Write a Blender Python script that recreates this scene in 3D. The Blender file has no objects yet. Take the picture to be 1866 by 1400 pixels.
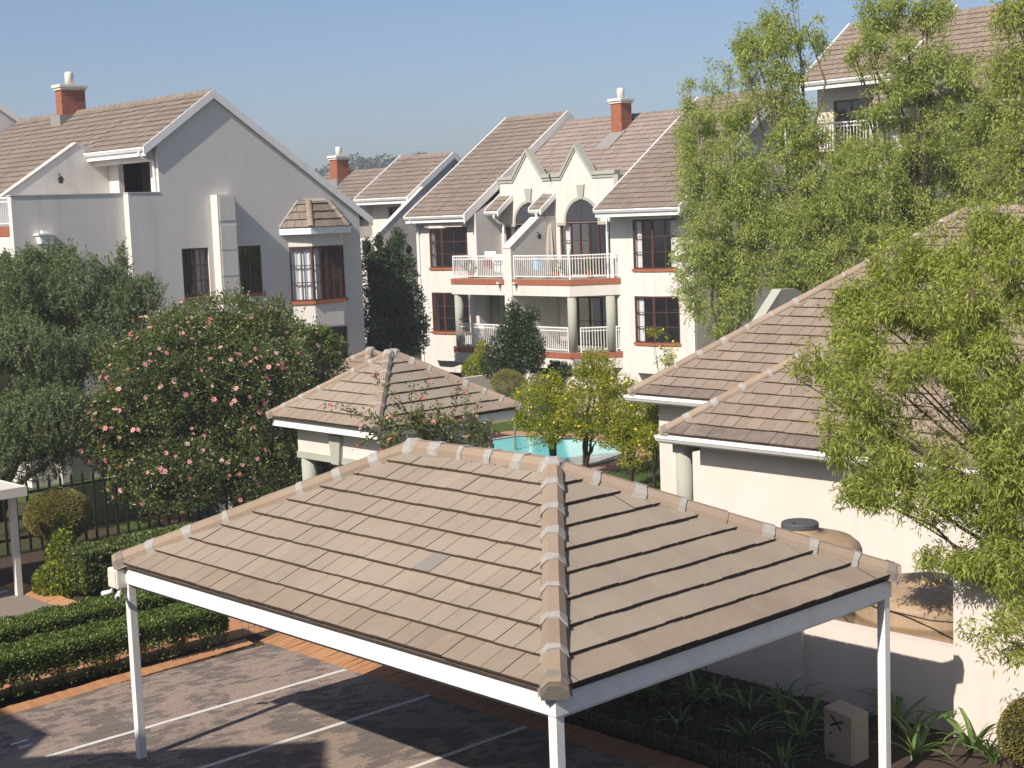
import bpy, math, random
import numpy as np
from mathutils import Vector, Matrix
rnd = random.Random(7)
RNG = np.random.default_rng(11)
SC = bpy.context.scene
COL = SC.collection

# ------------------------------------------------------------------ camera, sky, sun, exposure
HCAM = 8.2
FPX, PITCH, ROLL, YAW = 2726.55, math.radians(6.5135), math.radians(-2.1408), math.radians(42.87)
_fw = Vector((math.sin(YAW), math.cos(YAW), 0)); _rt = Vector((math.cos(YAW), -math.sin(YAW), 0)); _up = Vector((0, 0, 1))
CF = _fw * math.cos(PITCH) - _up * math.sin(PITCH)
_u0 = _fw * math.sin(PITCH) + _up * math.cos(PITCH)
CR = _rt * math.cos(ROLL) + _u0 * math.sin(ROLL)
CU = -_rt * math.sin(ROLL) + _u0 * math.cos(ROLL)
CAM = Vector((0, 0, HCAM))
cam_data = bpy.data.cameras.new('camera'); cam = bpy.data.objects.new('camera', cam_data); COL.objects.link(cam)
cam_data.sensor_width = 36; cam_data.lens = 36 * FPX / 1866; cam_data.clip_start = 0.1; cam_data.clip_end = 6000
m = Matrix((CR, CU, -CF)).transposed().to_4x4(); m.translation = CAM
cam.matrix_world = m
SC.camera = cam
SC.render.resolution_x = 1024; SC.render.resolution_y = 768

LIGHT = Vector((1.0, 0.16, -0.88)).normalized()          # direction the sunlight travels
w = bpy.data.worlds.new('World'); SC.world = w; w.use_nodes = True
nt = w.node_tree; nt.nodes.clear()
sky = nt.nodes.new('ShaderNodeTexSky'); sky.sky_type = 'NISHITA'; sky.sun_disc = False
sky.sun_elevation = math.asin(-LIGHT.z); sky.sun_rotation = math.atan2(-LIGHT.x, -LIGHT.y)
sky.altitude = 1400; sky.air_density = 1.0; sky.dust_density = 5.0; sky.ozone_density = 6.0
bg = nt.nodes.new('ShaderNodeBackground'); bg.inputs['Strength'].default_value = 0.086
wo = nt.nodes.new('ShaderNodeOutputWorld')
wb = nt.nodes.new('ShaderNodeMix'); wb.data_type = 'RGBA'; wb.blend_type = 'MULTIPLY'; wb.inputs[0].default_value = 1; wb.inputs[7].default_value = (1.02, .90, .835, 1)   # white balance
nt.links.new(sky.outputs[0], wb.inputs[6]); nt.links.new(wb.outputs[2], bg.inputs[0]); nt.links.new(bg.outputs[0], wo.inputs[0])
sd = bpy.data.lights.new('sun', 'SUN'); sd.energy = 4.0; sd.angle = math.radians(0.53); sd.color = (1.0, 0.90, 0.785)
sun = bpy.data.objects.new('sun', sd); COL.objects.link(sun)
sun.rotation_euler = LIGHT.to_track_quat('-Z', 'Y').to_euler(); sun.location = (-30, 0, 40)
SC.view_settings.view_transform = 'Standard'; SC.view_settings.look = 'None'
SC.view_settings.exposure = 0.72; SC.view_settings.gamma = 1.0; SC.view_settings.use_curve_mapping = False
SC.cycles.max_bounces = 6; SC.cycles.transparent_max_bounces = 12

# ------------------------------------------------------------------ picture-to-place helpers (surveying)
def ray(x, y): return CF + CR * ((x - 933) / FPX) - CU * ((y - 700) / FPX)
def at(x, y, D): return CAM + ray(x, y) * D
def gp(x, y, z=0.0):
    d = ray(x, y); return CAM + d * ((z - HCAM) / d.z)
def onx(x, y, X):
    d = ray(x, y); return CAM + d * (X / d.x)
def ony(x, y, Y):
    d = ray(x, y); return CAM + d * (Y / d.y)

# ------------------------------------------------------------------ objects
def wloc(o):
    v = Vector((0, 0, 0))
    while o is not None:
        v += Vector(o.location); o = o.parent
    return v
def setp(o, label=None, cat=None, group=None, kind=None):
    if label: o['label'] = label
    if cat: o['category'] = cat
    if group: o['group'] = group
    if kind: o['kind'] = kind
    return o
def thing(name, loc, label, cat, group=None):
    o = bpy.data.objects.new(name, None); COL.objects.link(o); o.location = loc; o.empty_display_size = 0.3
    return setp(o, label, cat, group)
def link(name, me, mat=None, parent=None, world=None, rot=None):
    o = bpy.data.objects.new(name, me); COL.objects.link(o)
    if mat is not None and len(me.materials) == 0: me.materials.append(mat)
    if parent is not None: o.parent = parent
    base = wloc(parent) if parent is not None else Vector((0, 0, 0))
    if world is not None: o.location = Vector(world) - base
    if rot is not None: o.rotation_euler = rot
    return o

class Fr:
    """A vertical wall plane: u runs left to right seen from outside, w outwards, z up."""
    def __init__(s, ox, oy, dx, dy):
        l = math.hypot(dx, dy); s.ox, s.oy, s.dx, s.dy = ox, oy, dx / l, dy / l
        s.nx, s.ny = s.dy, -s.dx
    def p(s, u, w, z): return (s.ox + s.dx * u + s.nx * w, s.oy + s.dy * u + s.ny * w, z)

class MB:
    def __init__(s): s.v = []; s.f = []
    def quad(s, *pts):
        n = len(s.v); s.v += [tuple(p) for p in pts]; s.f.append(tuple(range(n, n + len(pts)))); return s
    def hexa(s, p):
        n = len(s.v); s.v += [tuple(q) for q in p]
        for f in ((0, 3, 2, 1), (4, 5, 6, 7), (0, 1, 5, 4), (1, 2, 6, 5), (2, 3, 7, 6), (3, 0, 4, 7)): s.f.append(tuple(n + i for i in f))
        return s
    def box(s, x0, x1, y0, y1, z0, z1):
        return s.hexa([(x0, y0, z0), (x1, y0, z0), (x1, y1, z0), (x0, y1, z0), (x0, y0, z1), (x1, y0, z1), (x1, y1, z1), (x0, y1, z1)])
    def fbox(s, F, u0, u1, w0, w1, z0, z1):
        return s.hexa([F.p(u0, w1, z0), F.p(u1, w1, z0), F.p(u1, w0, z0), F.p(u0, w0, z0), F.p(u0, w1, z1), F.p(u1, w1, z1), F.p(u1, w0, z1), F.p(u0, w0, z1)])
    def prism(s, pts, off):
        """closed polygon pts (3-D) extruded by vector off"""
        n = len(s.v); k = len(pts); off = Vector(off)
        s.v += [tuple(p) for p in pts] + [tuple(Vector(p) + off) for p in pts]
        s.f.append(tuple(range(n, n + k))); s.f.append(tuple(range(n + 2 * k - 1, n + k - 1, -1)))
        for i in range(k):
            j = (i + 1) % k; s.f.append((n + i, n + k + i, n + k + j, n + j))
        return s
    def fprism(s, F, uz, w0, w1):
        a = [F.p(u, w1, z) for u, z in uz]; d = Vector(F.p(0, w0, 0)) - Vector(F.p(0, w1, 0)); return s.prism(a, d)
    def tube(s, path, r, seg=8, caps=True):
        path = [Vector(p) for p in path]; n0 = len(s.v)
        rs = r if isinstance(r, (list, tuple)) else [r] * len(path)
        prev = None
        for i, p in enumerate(path):
            d = (path[min(i + 1, len(path) - 1)] - path[max(i - 1, 0)])
            d = d.normalized() if d.length > 1e-9 else Vector((0, 0, 1))
            a = prev if prev is not None else (Vector((1, 0, 0)) if abs(d.z) > .8 else Vector((0, 0, 1)))
            a = (a - d * a.dot(d)); a = a.normalized() if a.length > 1e-6 else d.orthogonal().normalized(); prev = a
            b = d.cross(a)
            for k in range(seg):
                t = 2 * math.pi * k / seg; s.v.append(tuple(p + (a * math.cos(t) + b * math.sin(t)) * rs[i]))
        for i in range(len(path) - 1):
            for k in range(seg):
                k2 = (k + 1) % seg; s.f.append((n0 + i * seg + k, n0 + i * seg + k2, n0 + (i + 1) * seg + k2, n0 + (i + 1) * seg + k))
        if caps:
            s.f.append(tuple(n0 + k for k in reversed(range(seg)))); s.f.append(tuple(n0 + (len(path) - 1) * seg + k for k in range(seg)))
        return s
    def lathe(s, c, prof, seg=24):
        """profile [(r,z)] turned about the vertical through c"""
        n0 = len(s.v); c = Vector(c)
        for r, z in prof:
            for k in range(seg):
                t = 2 * math.pi * k / seg; s.v.append((c.x + r * math.cos(t), c.y + r * math.sin(t), c.z + z))
        for i in range(len(prof) - 1):
            for k in range(seg):
                k2 = (k + 1) % seg; s.f.append((n0 + i * seg + k, n0 + i * seg + k2, n0 + (i + 1) * seg + k2, n0 + (i + 1) * seg + k))
        s.f.append(tuple(n0 + k for k in reversed(range(seg)))); s.f.append(tuple(n0 + (len(prof) - 1) * seg + k for k in range(seg)))
        return s
    def wall(s, F, u0, u1, z0, z1, holes=(), depth=.22):
        us = sorted({u0, u1} | {h[0] for h in holes} | {h[1] for h in holes}); zs = sorted({z0, z1} | {h[2] for h in holes} | {h[3] for h in holes})
        us = [u for u in us if u0 - 1e-6 <= u <= u1 + 1e-6]; zs = [z for z in zs if z0 - 1e-6 <= z <= z1 + 1e-6]
        for a, b in zip(us, us[1:]):
            for c, d in zip(zs, zs[1:]):
                mu, mz = (a + b) / 2, (c + d) / 2
                if any(h[0] < mu < h[1] and h[2] < mz < h[3] for h in holes): continue
                s.quad(F.p(a, 0, c), F.p(b, 0, c), F.p(b, 0, d), F.p(a, 0, d))
        for a, b, c, d in holes:
            s.quad(F.p(a, 0, c), F.p(a, 0, d), F.p(a, -depth, d), F.p(a, -depth, c)); s.quad(F.p(b, 0, d), F.p(b, 0, c), F.p(b, -depth, c), F.p(b, -depth, d))
            s.quad(F.p(a, 0, d), F.p(b, 0, d), F.p(b, -depth, d), F.p(a, -depth, d)); s.quad(F.p(b, 0, c), F.p(a, 0, c), F.p(a, -depth, c), F.p(b, -depth, c))
        return s
    def build(s, name, mat, parent=None, smooth=False, bevel=0, loc=None):
        base = wloc(parent) if parent is not None else (Vector(loc) if loc is not None else Vector((0, 0, 0)))
        me = bpy.data.meshes.new(name)
        me.from_pydata([(a - base.x, b - base.y, c - base.z) for a, b, c in s.v], [], s.f)
        if mat is not None: me.materials.append(mat)
        if smooth: me.polygons.foreach_set('use_smooth', [True] * len(me.polygons))
        me.update()
        o = bpy.data.objects.new(name, me); COL.objects.link(o)
        if parent is not None: o.parent = parent
        elif loc is not None: o.location = loc
        if bevel:
            b = o.modifiers.new('bevel', 'BEVEL'); b.width = bevel; b.segments = 2; b.limit_method = 'ANGLE'
        return o
def struct(name, mb, mat, kind='structure', **k):
    o = mb.build(name, mat, **k); o['kind'] = kind; return o

# ------------------------------------------------------------------ materials
class N:
    """small node-graph writer"""
    def __init__(s, name):
        s.m = bpy.data.materials.new(name); s.m.use_nodes = True; s.t = s.m.node_tree; s.t.nodes.clear()
        s.out = s.t.nodes.new('ShaderNodeOutputMaterial')
    def n(s, typ, **k):
        nd = s.t.nodes.new('ShaderNode' + typ)
        ins = k.pop('ins', {})
        for a, b in k.items(): setattr(nd, a, b)
        for a, b in ins.items(): s.set(nd.inputs[a], b)
        return nd
    def set(s, sock, val):
        if hasattr(val, 'links'): s.t.links.new(val, sock)
        else:
            if sock.type == 'RGBA' and len(val) == 3: val = (*val, 1)
            sock.default_value = val
    def noise(s, scale, detail=3, vec=None, rough=.55, dist=0):
        nd = s.n('TexNoise'); nd.inputs['Scale'].default_value = scale; nd.inputs['Detail'].default_value = detail
        nd.inputs['Roughness'].default_value = rough; nd.inputs['Distortion'].default_value = dist
        s.t.links.new(vec if vec is not None else s.pos(), nd.inputs['Vector']); return nd.outputs['Fac']
    def pos(s):
        if not hasattr(s, '_p'): s._p = s.n('NewGeometry').outputs['Position']
        return s._p
    def mapping(s, scale, vec=None, rot=(0, 0, 0)):
        nd = s.n('Mapping'); nd.inputs['Scale'].default_value = scale; nd.inputs['Rotation'].default_value = rot
        s.t.links.new(vec if vec is not None else s.pos(), nd.inputs['Vector']); return nd.outputs[0]
    def ramp(s, fac, stops, interp='LINEAR'):
        nd = s.n('ValToRGB'); nd.color_ramp.interpolation = interp
        e = nd.color_ramp.elements
        while len(e) < len(stops): e.new(0.5)
        for k, (p, c) in zip(e, stops):
            k.position = p; k.color = (*c, 1) if len(c) == 3 else c
        s.t.links.new(fac, nd.inputs[0]); return nd.outputs[0]
    def mix(s, fac, a, b, mode='MIX'):
        nd = s.n('Mix', data_type='RGBA', blend_type=mode)
        s.set(nd.inputs[0], fac); s.set(nd.inputs[6], a); s.set(nd.inputs[7], b); return nd.outputs[2]
    def math(s, op, a, b=0.0):
        nd = s.n('Math', operation=op); s.set(nd.inputs[0], a); s.set(nd.inputs[1], b); return nd.outputs[0]
    def bump(s, h, strength=.3, dist=.02):
        nd = s.n('Bump'); nd.inputs['Strength'].default_value = strength; nd.inputs['Distance'].default_value = dist
        s.t.links.new(h, nd.inputs['Height']); return nd.outputs[0]
    def pbr(s, col, rough=.8, normal=None, spec=.3, metal=0.0):
        nd = s.n('BsdfPrincipled'); s.set(nd.inputs['Base Color'], col); s.set(nd.inputs['Roughness'], rough)
        nd.inputs['Specular IOR Level'].default_value = spec; nd.inputs['Metallic'].default_value = metal
        if normal is not None: s.t.links.new(normal, nd.inputs['Normal'])
        return nd.outputs[0]
    def done(s, sh): s.t.links.new(sh, s.out.inputs[0]); return s.m
    def island(s): return s.n('NewGeometry').outputs['Random Per Island']
    def objrand(s): return s.n('ObjectInfo').outputs['Random']
def S(c, k): return tuple(min(1, x * k) for x in c)

def plaster(name, c, stain=.34, bump=.25, scale=60):
    g = N(name)
    big = g.noise(.9, 3); streak = g.noise(1.0, 4, g.mapping((2.2, 2.2, .16)))
    col = g.mix(g.math('MULTIPLY', g.ramp(big, [(.35, (0, 0, 0)), (.7, (1, 1, 1))]), .5), c, S(c, .9))
    col = g.mix(g.math('MULTIPLY', g.ramp(streak, [(.52, (0, 0, 0)), (.72, (1, 1, 1))]), stain), col, S(c, .62))
    h = g.noise(scale, 4, rough=.7)
    return g.done(g.pbr(col, .9, g.bump(h, bump, .012), .15))
def paint(name, c, rough=.45, dirt=.25, spec=.4):
    g = N(name); d = g.noise(1.5, 5, g.mapping((3, 3, .7)))
    col = g.mix(g.math('MULTIPLY', g.ramp(d, [(.5, (0, 0, 0)), (.75, (1, 1, 1))]), dirt), c, S(c, .55))
    return g.done(g.pbr(col, rough, g.bump(g.noise(25, 2), .05, .01), spec))
def tilemat(name, c1, c2, dark=.35, lichen=(.30, .29, .25)):
    g = N(name)
    r = g.math('FRACT', g.math('ADD', g.island(), g.objrand()))
    mid = tuple((a + b) / 2 for a, b in zip(c1, c2)); col = g.mix(g.ramp(r, [(0, (0, 0, 0)), (.2, (.35, .35, .35)), (.8, (.65, .65, .65)), (1, (1, 1, 1))]), c1, c2)
    big = g.noise(.55, 4); col = g.mix(g.math('MULTIPLY', g.ramp(big, [(.4, (0, 0, 0)), (.72, (1, 1, 1))]), dark), col, S(c1, .55))
    sm = g.noise(5, 5, rough=.7); col = g.mix(g.math('MULTIPLY', g.ramp(sm, [(.5, (0, 0, 0)), (.72, (1, 1, 1))]), .42), col, lichen)
    sp = g.noise(90, 3, rough=.8); col = g.mix(.22, col, g.ramp(sp, [(.3, S(c1, .55)), (.7, S(c2, 1.15))]))
    return g.done(g.pbr(col, .92, g.bump(sp, .35, .008), .12))
def brickmat(name, c1, c2, mortar, sx=.23, sz=.085):
    g = N(name); sep = g.n('SeparateXYZ'); g.t.links.new(g.pos(), sep.inputs[0])
    u = g.math('ADD', sep.outputs[0], sep.outputs[1]); cb = g.n('CombineXYZ'); g.t.links.new(u, cb.inputs[0]); g.t.links.new(sep.outputs[2], cb.inputs[1])
    b = g.n('TexBrick'); g.t.links.new(cb.outputs[0], b.inputs['Vector']); b.inputs['Scale'].default_value = 1
    b.inputs['Brick Width'].default_value = sx; b.inputs['Row Height'].default_value = sz; b.inputs['Mortar Size'].default_value = .008; b.inputs['Mortar Smooth'].default_value = .2
    for k, c in (('Color1', c1), ('Color2', c2), ('Mortar', mortar)): b.inputs[k].default_value = (*c, 1)
    col = g.mix(g.math('MULTIPLY', g.noise(6, 4), .5), b.outputs['Color'], S(c1, .5))
    inv = g.math('SUBTRACT', 1.0, b.outputs['Fac'])
    return g.done(g.pbr(col, .9, g.bump(inv, .5, .01), .15))
def leafmat(name, c1, c2, c3=None, trans=.35, rough=.5, spec=.3):
    g = N(name); r = g.island()
    c1, c2, c3 = S(c1, 1.5), S(c2, 1.6), S(c3 or c2, 1.6); st = [(0, c1), (.7, c2), (1, c3)]
    col = g.ramp(r, st)
    big = g.noise(1.3, 2); col = g.mix(g.math('MULTIPLY', big, .4), col, S(c1, .6))
    a = g.pbr(col, rough, None, spec)
    tr = g.n('BsdfTranslucent'); g.set(tr.inputs[0], g.mix(1.0, col, (1.25, 1.25, .5), 'MULTIPLY'))
    mx = g.n('MixShader'); mx.inputs[0].default_value = trans; g.t.links.new(a, mx.inputs[1]); g.t.links.new(tr.outputs[0], mx.inputs[2])
    return g.done(mx.outputs[0])
def flat(name, c, rough=.7, spec=.3, metal=0, var=.15, scale=8, bump=.1):
    g = N(name); n_ = g.noise(scale, 4); col = g.mix(g.math('MULTIPLY', n_, var * 2), c, S(c, .6))
    return g.done(g.pbr(col, rough, g.bump(g.noise(scale * 6, 3), bump, .01), spec, metal))
def barkmat(name, c):
    g = N(name); n_ = g.noise(10, 5, g.mapping((3, 3, .7))); col = g.ramp(n_, [(.3, S(c, .5)), (.7, S(c, 1.3))])
    return g.done(g.pbr(col, .95, g.bump(n_, .6, .03), .1))
def glassmat(name, tint=(.02, .025, .03), refl=.9):
    g = N(name); fr = g.n('LayerWeight'); fr.inputs[0].default_value = .5
    f = g.math('ADD', g.math('MULTIPLY', g.math('POWER', fr.outputs['Facing'], 4.0), .75), .07)
    tr = g.n('BsdfTransparent'); g.set(tr.inputs[0], (.93, .95, .96)); gl = g.n('BsdfGlossy'); g.set(gl.inputs[0], (.9, .95, 1)); gl.inputs['Roughness'].default_value = .03
    g.t.links.new(g.bump(g.noise(1.5, 2), .08, .02), gl.inputs['Normal'])
    mx = g.n('MixShader'); g.t.links.new(f, mx.inputs[0]); g.t.links.new(tr.outputs[0], mx.inputs[1]); g.t.links.new(gl.outputs[0], mx.inputs[2])
    return g.done(mx.outputs[0])

CREAM = (.64, .617, .58)
M = {}
M['cream'] = plaster('cream plaster', CREAM)
M['cream2'] = plaster('pale wall plaster', (.65, .59, .54), .2)
M['trim'] = plaster('grey green trim', (.36, .37, .32), .2, .1)
M['white'] = paint('white paint', (.80, .80, .78))
M['offwhite'] = paint('off white paint', (.66, .63, .56))
M['tile_carport'] = tilemat('sand tile', (.288, .243, .193), (.332, .282, .226), .4)
M['tile_brown'] = tilemat('brown tile', (.222, .173, .136), (.29, .233, .188), .25)
M['tile_far'] = tilemat('taupe tile', (.185, .151, .124), (.255, .212, .178), .25, (.25, .22, .19))
M['cap'] = tilemat('ridge cap clay', (.275, .21, .155), (.345, .27, .205), .45)
M['mortar'] = flat('grey mortar', (.42, .405, .38), .95, .1, 0, .5, 14, .8)
M['bedding'] = flat('mortar bedding', (.24, .215, .18), .95, .1, 0, .35, 9, .6)
M['underlay'] = flat('dark batten', (.11, .085, .068), .95)
M['brick'] = brickmat('red brick', (.30, .085, .045), (.38, .125, .06), (.30, .25, .21))
M['clay'] = flat('terracotta', (.33, .115, .065), .7, .25, 0, .2, 5)
M['brown'] = flat('dark brown timber', (.085, .032, .022), .45, .4, 0, .3, 12)
M['glass'] = glassmat('window glass')
M['curtain'] = flat('white curtain', (.72, .73, .74), .9)
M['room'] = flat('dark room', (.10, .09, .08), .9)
M['dark'] = flat('dark metal', (.03, .03, .03), .5, .4)
M['flash'] = flat('grey flashing', (.27, .26, .25), .8, .2, 0, .3)
M['soil'] = flat('soil', (.075, .055, .042), .95, .1, 0, .4, 6, .8)
M['tile_sand_dirty'] = tilemat('dirty sand tile', (.255, .205, .16), (.31, .25, .195), .4)
M['tile_brown_dirty'] = tilemat('dirty brown tile', (.155, .125, .105), (.21, .17, .14), .4)
M['tile_mid'] = tilemat('greyed tile', (.25, .205, .175), (.31, .26, .225), .2, (.32, .29, .26))
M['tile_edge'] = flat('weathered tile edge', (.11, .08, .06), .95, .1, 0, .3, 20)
# ------------------------------------------------------------------ building parts
def window(parent, F, u0, u1, z0, z1, cols, rows, w=-.12, sill=True, mat='brown', t=.055, name='window', split=(), curtain=None, sillz=.09):
    mb = MB(); d0, d1 = w - .05, w + .03
    mb.fbox(F, u0, u0 + t, d0, d1, z0, z1); mb.fbox(F, u1 - t, u1, d0, d1, z0, z1)
    mb.fbox(F, u0 + t, u1 - t, d0, d1, z0, z0 + t); mb.fbox(F, u0 + t, u1 - t, d0, d1, z1 - t, z1)
    cu = [u0 + t + (u1 - u0 - 2 * t) * i / cols for i in range(cols + 1)]; cz = [z0 + t + (z1 - z0 - 2 * t) * i / rows for i in range(rows + 1)]
    for i in range(1, cols):
        h = t * .75 if i in split else .016
        mb.fbox(F, cu[i] - h, cu[i] + h, d0 + .012, d1 - .005, z0 + t, z1 - t)
    for j in range(1, rows): mb.fbox(F, u0 + t, u1 - t, d0 + .02, d1 - .012, cz[j] - .014, cz[j] + .014)
    o = mb.build(name, M[mat], parent)
    for i in range(cols):
        for j in range(rows):
            MB().quad(F.p(cu[i] + .004, w - .01, cz[j] + .004), F.p(cu[i + 1] - .004, w - .01, cz[j] + .004), F.p(cu[i + 1] - .004, w - .01, cz[j + 1] - .004), F.p(cu[i] + .004, w - .01, cz[j + 1] - .004)).build('pane', M['glass'], o)
    if sill: MB().fbox(F, u0 - .06, u1 + .06, -.2, .07, z0 - sillz, z0 - .002).build('sill', M['clay'], o)
    if curtain:
        for a, b in curtain:
            cm = MB(); n = max(6, int((b - a) / .05)); ph = rnd.random() * 6
            for i in range(n):
                ua, ub = a + (b - a) * i / n, a + (b - a) * (i + 1) / n
                wa, wb = w - .13 + .03 * math.sin(i * 1.9 + ph), w - .13 + .03 * math.sin((i + 1) * 1.9 + ph)
                cm.quad(F.p(ua, wa, z0 + .03), F.p(ub, wb, z0 + .03), F.p(ub, wb, z1 - .04), F.p(ua, wa, z1 - .04))
            cm.build('curtain', M['curtain'], o)
    # dark blind wall of the room behind the window
    return o

def clip_poly(poly, a, b, c):
    """keep a*u+b*v<=c"""
    out = []
    for i in range(len(poly)):
        p, q = poly[i], poly[(i + 1) % len(poly)]
        dp, dq = a * p[0] + b * p[1] - c, a * q[0] + b * q[1] - c
        if dp <= 0: out.append(p)
        if dp * dq < 0:
            t = dp / (dp - dq); out.append((p[0] + (q[0] - p[0]) * t, p[1] + (q[1] - p[1]) * t))
    return out
def clip_convex(poly, face):
    for i in range(len(face)):
        (x0, y0), (x1, y1) = face[i], face[(i + 1) % len(face)]
        a, b = (y1 - y0), -(x1 - x0); poly = clip_poly(poly, a, b, a * x0 + b * y0)
        if len(poly) < 3: return []
    return poly
def area(p): return abs(sum(p[i][0] * p[(i + 1) % len(p)][1] - p[(i + 1) % len(p)][0] * p[i][1] for i in range(len(p)))) / 2
_full = {}
DIRTY = {'sand tile': M['tile_sand_dirty'], 'brown tile': M['tile_brown_dirty']}
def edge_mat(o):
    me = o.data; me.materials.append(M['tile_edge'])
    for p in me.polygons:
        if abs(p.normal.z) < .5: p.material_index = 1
def tile_face(parent, o, u, v, face, expo, width, mat, mode='course', tail=.068, thick=.042, stagger=.5, special=None, seed=0, gap=.006, limit=None):
    """Lay lapped tiles on the convex face (polygon in u,v, counter-clockwise). mode: tile = every tile its own object,
    course = one object for each row, stuff = all joined."""
    o, u, v = Vector(o), Vector(u).normalized(), Vector(v).normalized(); nrm = u.cross(v)
    if nrm.z < 0: nrm = -nrm
    rg = random.Random(seed)
    vmax = max(p[1] for p in face); umin = min(p[0] for p in face); umax = max(p[0] for p in face)
    rows = int(math.ceil(vmax / expo - .05)); allmb = MB(); cnt = 0
    R = Matrix((u, v, nrm)).transposed().to_4x4(); eul = R.to_euler()
    def P(a, b, h): return o + u * a + v * b + nrm * h
    for r in range(rows):
        v0 = r * expo; v1 = v0 + expo + .03; cmb = MB()
        off = (stagger * width if r % 2 else 0)
        k0 = int(math.floor((umin - off) / width)) - 1; k1 = int(math.ceil((umax - off) / width)) + 1
        for k in range(k0, k1):
            ua = off + k * width + gap; ub = off + (k + 1) * width - gap
            jv = rg.uniform(-.006, .006); jh = rg.uniform(-.006, .006)
            rect = [(ua, v0 + jv), (ub, v0 + jv), (ub, v1), (ua, v1)]
            pl = clip_convex(rect, face)
            if len(pl) < 3 or area(pl) < .004: continue
            def top(q): return tail + jh - (tail - .018) * (q[1] - v0) / expo
            full = len(pl) == 4 and abs(area(pl) - (ub - ua) * (v1 - v0 - jv)) < 1e-4
            dirty = DIRTY.get(mat.name) if r == 0 else None
            if mode == 'tile':
                if full:
                    key = (round(width, 4), round(expo, 4), tail)
                    if key not in _full:
                        tm = MB(); w_ = width - 2 * gap
                        tm.hexa([(0, 0, tail - thick), (w_, 0, tail - thick), (w_, v1 - v0, -.012), (0, v1 - v0, -.012), (0, 0, tail), (w_, 0, tail), (w_, v1 - v0, .016), (0, v1 - v0, .016)])
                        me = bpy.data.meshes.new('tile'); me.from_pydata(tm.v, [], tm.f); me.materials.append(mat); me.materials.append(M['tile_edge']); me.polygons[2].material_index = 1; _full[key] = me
                    me = _full[key]
                    t = link('tile', me, None, parent, P(ua, v0 + jv, jh), eul)
                else:
                    pts = [P(q[0], q[1], top(q)) for q in pl]; t = MB().prism(pts, -nrm * thick).build('tile', mat, parent); edge_mat(t)
                cnt += 1
                if dirty: t.data = t.data.copy() if full else t.data; t.data.materials[0] = dirty
                if special and (r, k) in special:
                    t.data = t.data.copy(); t.data.materials[0] = special[(r, k)]
            else:
                pts = [P(q[0], q[1], top(q)) for q in pl]
                (cmb if mode == 'course' else allmb).prism(pts, -nrm * thick)
        if mode == 'course' and cmb.v: edge_mat(cmb.build('tile_course', mat, parent))
    if mode == 'stuff' and allmb.v:
        q = allmb.build('tiles', mat, parent); q['kind'] = 'stuff'; edge_mat(q)
    return cnt

def caps(parent, a, b, r=.13, seglen=.42, mat='cap', mortar=True, first=0.0, h=0.0, mscale=1.0, angular=False, seed=1, bed=True, endcap=True):
    """ridge or hip caps laid from low end a to high end b, with mortared joints"""
    a, b = Vector(a), Vector(b); d = b - a; L = d.length; d.normalize(); rg = random.Random(seed)
    side = d.cross(Vector((0, 0, 1))).normalized(); up = side.cross(d).normalized()
    n = max(1, round(L / seglen)); s = L / n
    if angular: prof = [(-1, -.62), (-.93, .12), (-.42, .66), (.42, .66), (.93, .12), (1, -.62)]
    else: prof = [(math.cos(t) * 1.0, math.sin(t) * .85 - .25) for t in [math.pi * (1 - i / 8) for i in range(9)]]
    def ring(t, k, jit=0): return [a + d * (t + (rg.uniform(-jit, jit))) + side * (x * r * k) + up * (y * r * k + h) for x, y in prof]
    key = ('cap', round(s, 3), r, angular)
    if bed:
        N_ = 12
        for sg in (-1, 1):
          bm = MB()
          for i in range(N_):
            t0, t1 = L * i / N_, L * (i + 1) / N_
            e = [r * rg.uniform(1.15, 1.5) for _ in range(2)]
            if True:
                p0 = a + d * t0 + side * (sg * r * .6) + up * (h + r * .05); p1 = a + d * t1 + side * (sg * r * .6) + up * (h + r * .05)
                q0 = a + d * t0 + side * (sg * e[0]) + up * (h - r * .62 - .03); q1 = a + d * t1 + side * (sg * e[1]) + up * (h - r * .62 - .03)
                bm.quad(p0, p1, q1, q0)
          bm.build('mortar_bedding', M['bedding'], parent)
    if mortar and endcap and a.z < b.z - .3:     # rounded mortar stop at the foot of the hip
        mb = MB(); rr_ = random.Random(seed + 50); rings = [ring(-.03, 1.02, .01), ring(.06, 1.14, .015), ring(.17, 1.12, .03)]; m = len(prof)
        rings[0] = [q - up * (.03 + .02 * rr_.random()) for q in rings[0]]
        for q in rings: mb.v += [tuple(p) for p in q]
        for k in range(2):
            for j in range(m - 1): mb.f.append((k * m + j, k * m + j + 1, (k + 1) * m + j + 1, (k + 1) * m + j))
        mb.f.append(tuple(reversed(range(m)))); mb.build('mortar_stop', M['bedding'], parent)
    for i in range(n):
        mb = MB(); r0, r1 = ring(s * i - .02, 1.06), ring(s * (i + 1), .94); m = len(prof); base = len(mb.v)
        mb.v += [tuple(p) for p in r0 + r1]
        for j in range(m - 1): mb.f.append((j, j + 1, m + j + 1, m + j))
        mb.f.append(tuple(reversed(range(m)))); mb.f.append(tuple(range(m, 2 * m)))
        mb.build('ridge_cap', M[mat], parent)
        if mortar and i > 0 and rg.random() < .85:
            mb = MB(); ln = rg.uniform(.05, .13) * mscale; m = len(prof)
            r0, r1 = ring(s * i - ln * .55, 1.12, .018 * mscale), ring(s * i + ln * .5, 1.10, .022 * mscale)
            for q in (r0, r1):
                for e in (0, m - 1): q[e] = q[e] - up * rg.uniform(0, .05)
            mb.v += [tuple(p) for p in r0 + r1]
            for j in range(m - 1): mb.f.append((j, j + 1, m + j + 1, m + j))
            mb.f.append(tuple(reversed(range(m)))); mb.f.append(tuple(range(m, 2 * m)))
            mb.build('mortar_patch', M['mortar'], parent)

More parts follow.
